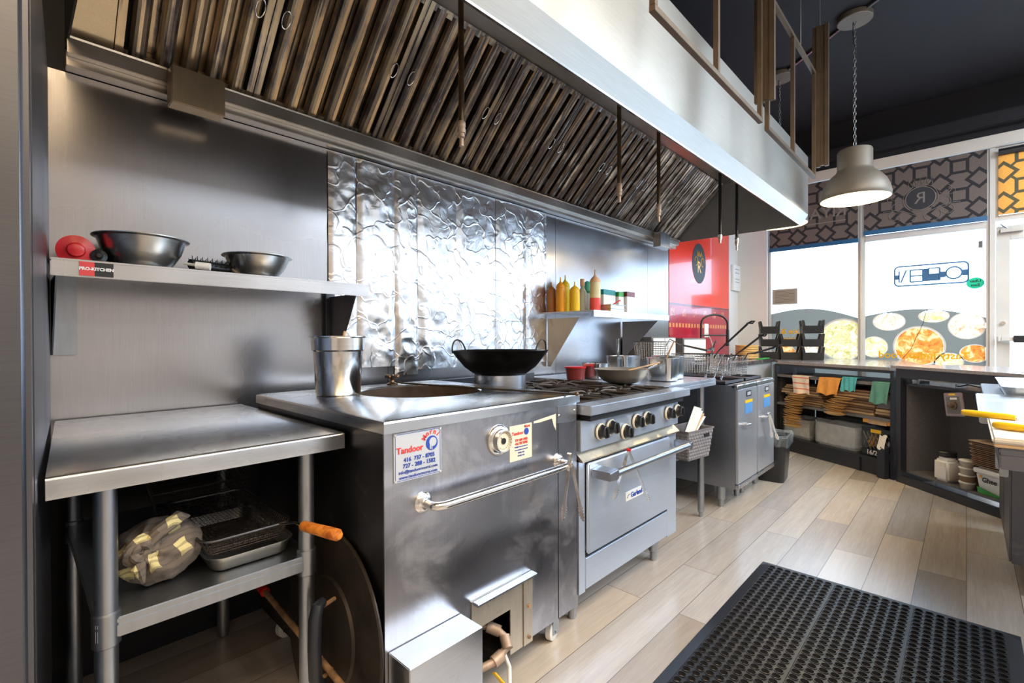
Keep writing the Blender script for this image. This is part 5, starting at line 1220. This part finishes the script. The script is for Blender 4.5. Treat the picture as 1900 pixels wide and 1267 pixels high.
# ------------------------------------------------------------------ trash bin
bn = thing('trash_bin', 'black plastic trash bin with a clear liner standing beside the fryer', 'bin', (4.45, 1.19, 0), math.radians(6))
def rb(a, b, z, s_=1): 
    pts = []; r = .03
    for (cx, cy, a0) in ((a-r, b-r, 0), (-a+r, b-r, PI/2), (-a+r, -b+r, PI), (a-r, -b+r, 1.5*PI)):
        for i in range(5): an = a0+i/4*PI/2; pts.append(Vector((cx+r*math.cos(an), cy+r*math.sin(an), z)))
    return pts
obj('bin_body', MB().rings([rb(.115, .095, 0), rb(.118, .098, .01), rb(.145, .12, .36), rb(.150, .125, .362), rb(.150, .125, .375), rb(.141, .116, .375), rb(.11, .09, .01)], cap=(True, True)), 'blackgloss', bn, world=False, ang=35)
def wob(lst, k): return [p+Vector((.008*math.sin(i*2.3+k), .008*math.cos(i*1.7+k), .008*math.sin(i*1.1+k))) for i, p in enumerate(lst)]
obj('liner', MB().rings([wob(rb(.135, .11, .30), 1), wob(rb(.139, .114, .37), 0), rb(.147, .122, .392), wob(rb(.155, .130, .392), 1), wob(rb(.158, .133, .36), 2), wob(rb(.155, .128, .30), 3)], cap=(False, False)), 'clearbag', bn, world=False)
# ------------------------------------------------------------------ black shelving counter (A) under the window
angA = math.atan2(.8556, .5176)
ca = thing('shelving_counter', 'black open shelving counter under the window packed with bags and pans', 'counter', (5.071, .441, 0), angA)
poly = [(5.10, .46), (5.70, 1.47), (6.09, 1.60), (6.09, 2.23), (6.80, 2.23), (6.80, .10), (5.62, .10), (5.35, .05)]
poly = [(5.10, .47), (5.70, 1.475), (6.085, 1.595), (6.085, 2.235), (6.82, 2.235), (6.82, .50), (5.35, .20), (5.33, .24)]
obj('counter_top', MB().prism(poly, 'z', .912, .938), 'countertop', ca, smooth=False)
def cbx(*a): return MB().box(*a)
Ld = -.55
obj('top_rail', cbx(.0, 1.25, -.03, -.002, .888, .911), 'counterblack', ca, world=False, smooth=False)
obj('shelf_board', cbx(.03, 1.24, Ld, -.005, .775, .800), 'panelgrey', ca, world=False, smooth=False)
obj('shelf_board', cbx(.03, 1.24, Ld, -.005, .478, .500), 'panelgrey', ca, world=False, smooth=False)
obj('base_board', cbx(.03, 1.24, Ld, -.005, .125, .145), 'counterblack', ca, world=False, smooth=False)
obj('kick_board', cbx(.03, 1.24, -.04, -.02, .0, .124), 'counterblack', ca, world=False, smooth=False)
for s_ in (.0, 1.22): obj('end_post', cbx(s_, s_+.03, -.04, -.001, 0, .887), 'counterblack', ca, world=False, smooth=False)
obj('end_panel', cbx(1.25, 1.27, Ld, -.001, 0, .90), 'panelgrey', ca, world=False, smooth=False)
obj('middle_post', cbx(.30, .325, -.03, -.006, 0, .124), 'counterblack', ca, world=False, smooth=False)
obj('middle_post', cbx(1.0, 1.02, -.035, -.006, .80, .887), 'counterblack', ca, world=False, smooth=False)
obj('low_back', cbx(.03, 1.24, Ld-.02, Ld-.001, .125, .80), 'counterblack', ca, world=False, smooth=False)
MA = Matrix.Translation((5.071, .441, 0)) @ Matrix.Rotation(angA, 4, 'Z')
def PA(s_, d, z): return MA @ Vector((s_, -d, z))
# cloths over the shelf edge
def drape(name, label, s0, s1, zt, zb, mt, skew=0, k=1, over=.10):
    def fn(u, v):
        s_ = s0+(s1-s0)*u+skew*v*(1 if True else 0)
        if v < .25: d = over*(1-v/.25); z = zt+.004
        else:
            q = (v-.25)/.75; d = -.006-.006*math.sin(u*PI*3*k+q*2)*(.3+q)-.004*q; z = zt+.002-(zt-zb)*q+.010*math.sin(u*PI*2*k)*q
        return PA(s_, d, z)
    o = obj(name, MB().grid(fn, 24, 28, .003), mt, ang=70); tag(o, label, 'towel'); return o
drape('kitchen_towel', 'white kitchen towel with red stripes hanging from the counter shelf', .82, 1.02, .801, .62, 'striped', -.02)
drape('kitchen_towel', 'orange cloth draped over the shelf edge, beside the turquoise cloth', .46, .68, .805, .645, 'clothorange', .05, 1.5)
drape('kitchen_towel', 'turquoise cloth bunched over shelf edge beside the orange cloth', .31, .45, .825, .70, 'clothteal', .02, 2)
drape('kitchen_towel', 'dark green cloth hanging at the right end of the shelf', .02, .17, .805, .62, 'clothgreen', .03, 1.2)
# paper bags and clamshells on middle shelf
for st_, (s0, s1, n, z0, lab, grp, mt_) in enumerate(((.72, 1.18, 9, .502, 'flat folded brown paper bag in the left stack on the middle shelf', 'folded bags in the left stack', 'kraft'), (.20, .60, 9, .502, 'flat folded brown paper bag in the middle stack on the shelf', 'folded bags in the middle stack', 'kraft2'), (.04, .19, 4, .502, 'flat paper bag in the low stack at the right of the middle shelf', 'folded bags in the right stack', 'kraft'))):
    z = z0
    for k in range(n):
        h = .020+.008*random.random(); o_ = random.uniform(-.03, .03)
        mb = MB(); 
        mb.box(s0+max(o_, 0), s1+min(o_, .0), -.38, -.035+random.uniform(-.04, .02), z, z+h-.004, MA @ Matrix.Translation((0, 0, 0)))
        o = obj('paper_bag', mb, mt_ if k % 3 else ('kraft2' if mt_ == 'kraft' else 'kraft'), bevel=.004, seg=2); tag(o, lab, 'bag', grp); z += h
gb = tag(obj('grey_box', MB().box(.035, .16, -.40, -.03, .585, .70, MA), 'panelgrey', bevel=.003), 'grey carton on the low paper stack at right of middle shelf', 'box')
def cascade(s0, z0, n, ds, dz, lab, grp, r=.098):
    for k in range(n):
        q = k/n; s_ = s0+ds*math.sin(q*PI*.9)*.5+ds*.5*q; z = z0-dz*k
        tilt = Euler((math.radians(6+14*q), math.radians(5*math.sin(k*1.7)), 0)).to_matrix().to_4x4()
        mb = tr(MB().lathe([(r*.6, 0), (r*.72, .002), (r, .012), (r*1.08, .014), (r*.98, .0135), (r*.68, .005), (.01, .004)], (0, 0, 0), 24, sx=1.0, sy=.55), MA @ Matrix.Translation((s_, .056+.0005*k, z)) @ tilt)
        o = obj('paper_bowl', mb, 'kraftgold'); tag(o, lab, 'bowl', grp)
cascade(.90, .60, 17, .08, .020, 'nested golden paper bowl in the long cascade hanging over the left shelf', 'paper bowls in the long cascade')
cascade(.40, .635, 9, .12, .020, 'nested golden paper bowl in the short cascade beside the turquoise cloth', 'paper bowls in the short cascade')
# bottom row
def foilstack(s0, s1, z0, n, lab, grp):
    for k in range(n):
        z = z0+k*.013
        def lp(e, zz): return [MA @ Vector((a, b, zz)) for a, b in ((s0+e, -.05-e), (s1-e, -.05-e), (s1-e, -.33+e), (s0+e, -.33+e))]
        o = obj('foil_pan', MB().rings([lp(.022, z), lp(.004, z+.030), lp(-.002, z+.031), lp(-.002, z+.033), lp(.006, z+.032), lp(.024, z+.003)]), 'foilpan', bevel=0, smooth=False)
        tag(o, lab, 'pan', grp)
M['foilpan'] = plain('thin_aluminium', (.86, .85, .82), .4, .5, .1, 20, .2)
foilstack(.38, .78, .146, 15, 'shallow foil pan in the big wrapped stack on the bottom shelf', 'foil pans in the big stack')
foilstack(.86, 1.18, .146, 14, 'foil pan in the left stack on the bottom shelf behind the bin', 'foil pans in the left stack')
wr = tag(obj('plastic_wrap', MB().box(.365, .795, -.345, -.035, .147, .40, MA), 'clearbag', bevel=.02, seg=3), 'clear plastic wrap around the big foil pan stack', 'wrap')
mc = thing('milk_crate', 'black plastic milk crate with white code on the bottom shelf', 'crate', (5.14, .57, .146), angA)
cm = MB()
x0, x1, y0, y1, z0, z1 = .045, .345, -.34, -.05, 0, .25
for (a, b, c_, d_) in ((x0, x1, y1-.008, y1), (x0, x1, y0, y0+.008), (x0, x0+.008, y0, y1), (x1-.008, x1, y0, y1)):
    cm.box(a, b, c_, d_, z0, z0+.055); cm.box(a, b, c_, d_, z1-.04, z1)
for i in range(9):
    xx = x0+.012+(x1-x0-.024)*i/8
    for dx in (-.035, .035):
        a = Vector((xx, y1-.004, .055)); b = Vector((min(max(xx+dx*2, x0), x1), y1-.004, z1-.04)); cm.tube([a, b], .004, 4)
cm.box(x0, x1, y0, y1, 0, .006)
cm.v = [tuple(Vector(p)+Vector((-.03, 0, 0))) for p in cm.v]
crt = obj('crate_body', tr(cm, Matrix.Translation((5.071, .441, .147)) @ Matrix.Rotation(angA, 4, 'Z')), 'blackgloss', mc)
o_ = MA @ Vector((.205, -.044, .178))
text('16/23', o_, MA.to_3x3() @ Vector((-1, 0, 0)), Z_, .055, 'white', mc, bold=.001)
obj('crate_handle_label', MB().box(.14, .23, -.0495, -.046, .355, .385, MA), 'yellow', mc, smooth=False, label='orange and green handle label')
for k, (a, b) in enumerate(((.27, .22), (.25, .27), (.10, .24))):
    o = obj('crate_item', tr(MB().lathe([(.02, 0), (.032, .02), (.03, .05), (.01, .06)], (0, 0, 0), 14), MA @ Matrix.Translation((a, -.12, b))), ('clothorange', 'kraftgold', 'cardwhite')[k]); tag(o, ('orange packet', 'golden packet', 'white packet')[k]+' inside the black milk crate', 'packet')
bxo = thing('orange_carton', 'orange and white flat carton edge on the right of the middle shelf front', 'box', PA(.12, .05, .45))
obj('carton_body', MB().box(.035, .28, -.22, -.02, .442, .474, MA), 'clothorange', bxo, smooth=False)
obj('carton_flap', MB().box(.07, .23, -.02, -.016, .436, .476, MA), 'kraft', bxo, smooth=False)
# small bin at right bottom with white paper
sb = thing('small_bin', 'small black slotted bin holding a white bag beside the milk crate', 'bin', PA(.045, -.05, 0))
obj('bin_body', MB().box(.034, .105, .002, .05, 0.0, .27, MA), 'rubber', sb, bevel=.004)
obj('white_bag', MB().grid(lambda u, v: MA @ Vector((.038+.06*u, .052-.03*v+.005*math.sin(u*9+v*4), .25+.11*v+.01*math.sin(u*7))), 10, 10, .004), 'cream', sb)
# black stacking trays on the counter top
def binrack():
    def proto(cx, cy, cz, label, rz):
        t = thing('stacking_tray', label, 'tray', (cx, cy, cz), rz, None)
        w2, d2 = .100, .12
        b = MB()
        b.box(-w2, w2, -d2, d2, .0, .006)                          # floor
        b.prism([(-d2, 0), (-d2+.006, 0), (-d2-.006, .085), (-d2-.012, .085)], 'x', -w2, w2)   # leaning front wall
        b.box(-w2, w2, d2-.006, d2, .0, .070)
        obj('tray_body', b, 'blackgloss', t, world=False, bevel=.002)
        for s_ in (-1, 1):
            xa, xb = s_*w2, s_*(w2-.026)
            obj('side_wall', MB().box(xa, s_*(w2-.005), -d2, d2, 0, .085), 'blackgloss', t, world=False, bevel=.002)
            for ya, yb in ((-d2-.004, -d2+.05), (d2-.05, d2)):
                obj('stacking_post', MB().prism([(xa, .0), (xb, .0), (s_*(w2-.026), .085), (s_*(w2-.012), .148), (s_*(w2+.010), .148), (s_*(w2+.004), .085)], 'y', ya, yb), 'blackgloss', t, world=False, bevel=.003)
        return t
    first = None
    spec = [(0, 3, 'left'), (1, 2, 'middle'), (2, 3, 'right')]
    wd = ['bottom', 'second', 'top']
    for col, n, nm in spec:
        cx, cy = 6.30-.005*col, 1.725-.222*col
        for k in range(n):
            lab = 'black plastic stacking tray, %s of the %s column on the window counter' % (wd[k] if not (n == 2 and k == 1) else 'top', nm)
            if first is None: first = proto(cx, cy, .939, lab, math.radians(-70)); first['group'] = 'black stacking trays'
            else: dup(first, (cx, cy, 0.939+k*.150), math.radians(-70), lab)
binrack()
# ------------------------------------------------------------------ counter B
angB = math.atan2(-.7066, -.7076)
cb = thing('black_counter', 'black framed counter with open grey cabinet at the right by the door', 'counter', (5.055, .425, 0), angB)
MBt = Matrix.Translation((5.055, .425, 0)) @ Matrix.Rotation(angB, 4, 'Z')
obj('counter_top', cbx(-.035, 1.15, -.02, .62, .935, .958), 'countertop', cb, world=False, bevel=.003)
obj('top_rail', cbx(0, 1.12, 0, .03, .862, .934), 'counterblack', cb, world=False, smooth=False)
obj('end_post', cbx(0, .045, 0, .05, 0, .862), 'counterblack', cb, world=False, smooth=False)
obj('end_panel', cbx(0, .02, .05, .60, 0, .862), 'counterblack', cb, world=False, smooth=False)
obj('inner_lining', cbx(.021, .06, .051, .40, .09, .80).box(.06, 1.10, .40, .41, .09, .80).box(.021, 1.10, .051, .41, .085, .10), 'panelgrey', cb, world=False, smooth=False)
obj('inner_shelf', cbx(.021, 1.10, .03, .41, .80, .815), 'counterblack', cb, world=False, smooth=False)
obj('base_rail', cbx(.045, 1.12, .0, .03, 0, .06), 'counterblack', cb, world=False, smooth=False)
obj('end_post', cbx(.90, .94, 0, .04, 0.06, .862), 'counterblack', cb, world=False, smooth=False)
obj('end_panel', cbx(.945, 1.12, .0, .02, .061, .861), 'counterblack', cb, world=False, smooth=False)
def PB(s_, d, z): return MBt @ Vector((s_, d, z))
th = thing('control_box', 'grey square control plate with a dial knob on the counter front', 'control box', PB(.51, .0, .70), angB)
mt_ = MBt @ Matrix.Translation((.515, -.004, .705)) @ Euler((0, math.radians(-8), 0)).to_matrix().to_4x4()
obj('plate', MB().box(-.075, .075, -.006, .004, -.085, .085, mt_), 'purplepart', th, bevel=.008)
obj('plate_recess', MB().box(-.055, .05, -.0075, -.0062, -.065, .058, mt_), 'panelgrey', th, bevel=.0004, seg=1)
obj('dial_knob', tr(MB().lathe([(.030, 0), (.030, .008), (.020, .012), (.018, .035), (.010, .038)], (0, 0, 0), 24, (0, -1, 0)), mt_ @ Matrix.Translation((.0, -.0078, -.005))), 'ironpipe', th)
obj('switch', MB().box(-.02, .03, -.010, -.0078, .035, .050, mt_), 'cardwhite', th, smooth=False)
obj('yellow_label', MB().box(-.03, .02, -.0075, -.0062, .066, .078, mt_), 'yellow', th, smooth=False)
# things on the inner shelf under the top
ps = thing('power_strip', 'grey power adapter lying under the black counter top', 'adapter', PB(.36, .10, .816), angB)
obj('adapter_body', MB().box(.24, .46, .06, .14, .816, .850, MBt), 'galv', ps, bevel=.004)
obj('cable', MB().tube([PB(.46, .09, .83), PB(.55, .06, .85), PB(.62, .05, .845), PB(.70, .05, .83)], .004, 6), 'black', ps)
pa2 = tag(obj('white_packet', MB().box(.16, .26, .045, .10, .851, .858, MBt), 'cardwhite', bevel=.002), 'small white packet on the adapter under the counter top', 'packet')
pa2.location.z -= .0
pm = tag(obj('small_cup', MB().lathe([(.02, 0), (.026, .03), (.024, .03), (.018, .003)], PB(.10, .08, .816), 18), 'cardwhite'), 'small pale cup on the shelf corner under the counter top', 'cup')
# base shelf things
jr = thing('spice_jar', 'square clear jar of white powder with a black lid on the counter base', 'jar', PB(.33, .12, .10), angB)
obj('jar_body', MB().box(.27, .39, .06, .18, .101, .265, MBt), 'board', jr, bevel=.018, seg=3)
obj('jar_neck', MB().lathe([(.048, .262), (.048, .285)], PB(.33, .12, 0), 20), 'board', jr)
obj('lid', MB().lathe([(.054, .285), (.056, .29), (.056, .32), (.05, .325)], PB(.33, .12, 0), 24), 'blackgloss', jr)
obj('jar_label', MB().box(.335, .383, .056, .0595, .13, .21, MBt), 'cardwhite', jr, smooth=False)
j2 = thing('spice_jar', 'dark brown jar behind the deli cups on the counter base', 'jar', PB(.46, .17, .10), angB)
obj('jar_body', MB().lathe([(.045, 0), (.05, .01), (.05, .14), (.035, .16)], PB(.46, .17, .101), 20), 'kraft2', j2)
obj('lid', MB().lathe([(.04, .16), (.042, .185), (.038, .19)], PB(.46, .17, .101), 20), 'blackgloss', j2)
for k in range(4):
    c_ = thing('deli_cup', ('bottom', 'second', 'third', 'top')[k]+' deli cup of the stack beside the ghee tub', 'container', PB(.525, .08, .101+.052*k), angB, 'stacked deli cups')
    q = PB(.525, .08, .101+.052*k)
    obj('cup_body', MB().lathe([(.034, 0), (.036, .002), (.044, .042)], q, 22), 'tubclear' if k != 1 else 'kraft2', c_)
    obj('lid', MB().lathe([(.047, .042), (.048, .049), (.044, .051)], q, 22), 'board', c_)
gh = thing('ghee_tub', 'white square ghee tub with green printed front on the counter base', 'tub', PB(.68, .11, .10), angB)
def gl_(e, z): return [MBt @ Vector((a, b, z)) for a, b in ((.61-e, .06-e), (.80+e, .06-e), (.80+e, .24+e), (.61-e, .24+e))]
obj('tub_body', MB().rings([gl_(-.012, .101), gl_(.004, .245)]), 'white', gh, bevel=.008, seg=2)
obj('tub_rim', MB().rings([gl_(.006, .245), gl_(.012, .25), gl_(.012, .275), gl_(.006, .28)]), 'white', gh, bevel=.003)
MG = MBt @ Matrix.Rotation(0, 4, 'X')
text('Ghee', PB(.705, .0545, .205), MBt.to_3x3() @ Vector((1, 0, 0)), Z_, .045, 'black_ink', gh, bold=.001)
obj('green_wave', MB().grid(lambda u, v: MBt @ Vector((.62+.165*u, .0645-.008*v*(.035+.02*math.sin(u*3)) / .05-.004, .106+v*(.045-.03*u))), 16, 4, .001), 'greenprint', gh)
obj('orange_mark', MB().lathe([(.010, 0), (.010, .001)], PB(.645, .0535, .225), 16, MBt.to_3x3() @ Vector((0, -1, 0))), 'clothorange', gh)
for k in range(14):
    z = .282+.0125*k; e = .004*(k % 2); o_ = .002*k
    def el(ee, zz): return [MBt @ Vector((a, b, zz)) for a, b in ((.60-ee-o_, .05-ee), (.80+ee, .05-ee), (.82+ee, .07-ee), (.82+ee, .27+ee), (.58-ee-o_, .27+ee), (.58-ee-o_, .07-ee))]
    o = obj('pulp_carrier', MB().rings([el(-.03, z), el(e, z+.014), el(e+.002, z+.016), el(e-.005, z+.0155), el(-.034, z+.003)]), 'pulp', smooth=False)
    tag(o, 'moulded brown pulp carrier in the stack on top of the ghee tub', 'tray', 'pulp carriers stacked on the tub')
# papers and clipboard at the far right of the counter
for k, (s_, d, a) in enumerate(((.88, .20, .3), (1.02, .12, -.2))):
    mm = MBt @ Matrix.Translation((s_, d, .959)) @ Matrix.Rotation(a, 4, 'Z')
    o = obj('paper_sheet', MB().box(-.10, .10, -.07, .07, 0, .0015, mm), 'cardwhite', smooth=False)
    tag(o, ('white paper sheet lying on the black counter by the door', 'second paper sheet nearer the prep table on the black counter')[k], 'paper')
cs = thing('card_stand', 'small slanted grey stand on the counter before the door', 'stand', PB(1.12, .28, .959), angB)
obj('stand_plate', MB().box(-.06, .06, -.003, .003, 0, .16, MBt @ Matrix.Translation((1.12, .28, .962)) @ Euler((-.9, 0, 0)).to_matrix().to_4x4()), 'galv', cs, bevel=.001)
obj('stand_leg', MB().cyl(PB(1.12, .36, .96), PB(1.12, .36, 1.05), .006, 8), 'galv', cs)
# ------------------------------------------------------------------ prep table on the right
M['prepsteel'] = steel('prep_table_steel', (.20, .21, .24), rough=.35)
pt = thing('prep_table', 'stainless prep table with cutting boards at the right edge', 'table', (3.2, -.6, 0))
obj('table_top', MB().box(1.78, 4.20, -.80, -.062, .885, .900).box(1.78, 1.80, -.80, -.062, .845, .885).box(1.80, 4.2, -.082, -.062, .845, .885), 'prepsteel', pt, bevel=.003)
cbn = obj('cabinet', MB().box(3.24, 4.18, -.78, -.20, .12, .843), 'prepsteel', pt, bevel=.004)
obj('cabinet_door', MB().box(3.22, 3.70, -.195, -.145, .13, .83).box(3.71, 4.17, -.195, -.145, .13, .83), 'steel_dark', pt, bevel=.008)
obj('door_handle', MB().box(3.23, 3.26, -.143, -.112, .53, .74).box(3.25, 3.30, -.143, -.10, .56, .66), 'galv', pt, bevel=.003)
for (x, y) in ((3.32, -.26), (4.1, -.26), (3.32, -.7), (4.1, -.7)):
    obj('caster', MB().lathe([(.012, -.012), (.040, -.012), (.042, .012), (.012, .012)], (x, y, .0425), 20, (0, -1, 0)).box(x-.015, x+.015, y-.02, y+.02, .06, .12), 'rubber', pt)
obj('leg', MB().cyl((1.86, -.72, 0), (1.86, -.72, .885), .02, 16), 'galv', pt)
obj('leg', MB().cyl((1.86, -.40, 0), (1.86, -.40, .885), .02, 16), 'galv', pt)
def cboard(label, x0, x1, y0, y1, z, h):
    t = thing('cutting_board', label, 'cutting board', ((x0+x1)/2, (y0+y1)/2, z))
    obj('board_slab', MB().box(x0, x1, y0, y1, z, z+h), 'board', t, bevel=.005)
    obj('board_underlay', MB().box(x0+.004, x1-.004, y0+.004, y1-.004, z-.010, z-.0005), 'boardedge', t, bevel=.002, label='tan underlayer')
    return t
cboard('nearer white cutting board with tan edge at the prep table corner', 1.77, 2.22, -.70, -.048, .912, .016)
tag(obj('steel_sheet', MB().box(2.24, 3.16, -.74, -.030, .9012, .9245), 'steel_top', bevel=.003), 'flat steel work sheet behind the cutting board on the prep table', 'tray')
pn = thing('steel_pan', 'bright steel pan at the far end of the prep table', 'pan', (3.5, -.4, .901))
obj('pan_body', rtray(3.18, 3.95, -.62, -.135, .9012, .055), 'steel_range', pn)
def knife(label, p, q, mz):
    t = thing('kitchen_knife', label, 'knife', p)
    p = Vector(p); q = Vector(q); d = (q-p).normalized()
    sd = d.cross(Z_).normalized(); rings = []
    for s_, w_, h_ in ((0, .008, .008), (.006, .013, .010), (.03, .014, .011), (.08, .012, .010), (.115, .014, .010), (.132, .010, .008)):
        c = p+d*s_; rings.append([c+sd*w_*math.cos(a)+Z_*h_*math.sin(a) for a in [i*PI/6 for i in range(12)]])
    obj('handle', MB().rings(rings), 'yellow', t, ang=60)
    b0 = p+d*.130; b1 = p+d*.33
    obj('blade', MB().add([b0-sd*.016, b0+sd*.006, b1-sd*.016+d*.0, b1-sd*.004, b0-sd*.016+Z_*.0018, b0+sd*.006+Z_*.0018, b1-sd*.016+Z_*.001, b1-sd*.004+Z_*.001], [(0, 1, 3, 2), (4, 6, 7, 5), (0, 4, 5, 1), (2, 3, 7, 6), (1, 5, 7, 3), (0, 2, 6, 4)]), 'chrome', t, smooth=False)
knife('yellow handled knife with its handle over the table edge, farther one', (2.215, .012, .937), (2.10, -.30, .937), 0)
knife('yellow handled knife lying on the nearer cutting board', (1.945, -.055, .939), (1.81, -.33, .939), 0)
# ------------------------------------------------------------------ floor mat
fm = MB()
mx0, mx1, my0, my1 = 1.23, 2.755, -.156, .784; bd_ = .045
zt, zb = .016, .0012
nx, ny = 40, 24
ax0, ax1, ay0, ay1 = mx0+bd_, mx1-bd_, my0+bd_, my1-bd_
# three panels separated by thin solid seams
sw = .010; pw = (ay1-ay0-2*sw)/3; rows = 8; px_ = (ax1-ax0)/nx
def cellring(cx, cy, hx_, hy_, rr, z1=zt):
    n = 12; o = len(fm.v)
    sq = []
    for i in range(n):
        a = 2*PI*i/n; dx, dyy = math.cos(a), math.sin(a); t_ = min(hx_/abs(dx) if abs(dx) > 1e-6 else 9, hy_/abs(dyy) if abs(dyy) > 1e-6 else 9); sq.append((cx+dx*t_, cy+dyy*t_))
    # corner points added by snapping the nearest samples
    for (sx, sy) in ((1, 1), (-1, 1), (-1, -1), (1, -1)):
        best = min(range(n), key=lambda i: (sq[i][0]-cx-sx*hx_)**2+(sq[i][1]-cy-sy*hy_)**2); sq[best] = (cx+sx*hx_, cy+sy*hy_)
    c = [(cx+rr*math.cos(2*PI*i/n), cy+rr*math.sin(2*PI*i/n)) for i in range(n)]
    c2 = [(cx+(rr+.0022)*math.cos(2*PI*i/n), cy+(rr+.0022)*math.sin(2*PI*i/n)) for i in range(n)]
    rs = [[Vector((x, y, z1-.003)) for x, y in sq], [Vector((x, y, z1-.003)) for x, y in c2], [Vector((x, y, z1)) for x, y in c2], [Vector((x, y, z1)) for x, y in c], [Vector((x, y, zb)) for x, y in c]]
    fm.rings(rs, cap=(False, False))
for p in range(3):
    y_a = ay0+p*(pw+sw); dyc = pw/rows
    for j in range(rows):
        for i in range(nx):
            cx = ax0+px_*(i+.5); cy = y_a+dyc*(j+.5)
            cellring(cx, cy, px_/2, dyc/2, min(px_, dyc)*.395)
    if p < 2: fm.box(ax0, ax1, y_a+pw, y_a+pw+sw, zb, zt)
mo_ = thing('rubber_mat', 'black rubber anti-fatigue floor mat full of round drain holes', 'mat', ((mx0+mx1)/2, (my0+my1)/2, 0))
obj('perforated_panel', fm, 'rubber', mo_, smooth=False)
br_ = MB()
for (a, b, c, d) in ((mx0, ax0, my0, my1), (ax1, mx1, my0, my1), (ax0, ax1, my0, ay0), (ax0, ax1, ay1, my1)):
    xs = [(a, .003 if a == mx0 else zt), (b, .003 if b == mx1 else zt)]; 
    zz = lambda x, y: zb+.0015 if (abs(x-mx0) < 1e-6 or abs(x-mx1) < 1e-6 or abs(y-my0) < 1e-6 or abs(y-my1) < 1e-6) else zt
    br_.add([(a, c, 0.0008), (b, c, .0008), (b, d, .0008), (a, d, .0008), (a, c, zz(a, c)), (b, c, zz(b, c)), (b, d, zz(b, d)), (a, d, zz(a, d))], [(0, 3, 2, 1), (4, 5, 6, 7), (0, 1, 5, 4), (1, 2, 6, 5), (2, 3, 7, 6), (3, 0, 4, 7)])
obj('bevelled_border', br_, 'rubber', mo_, smooth=False)
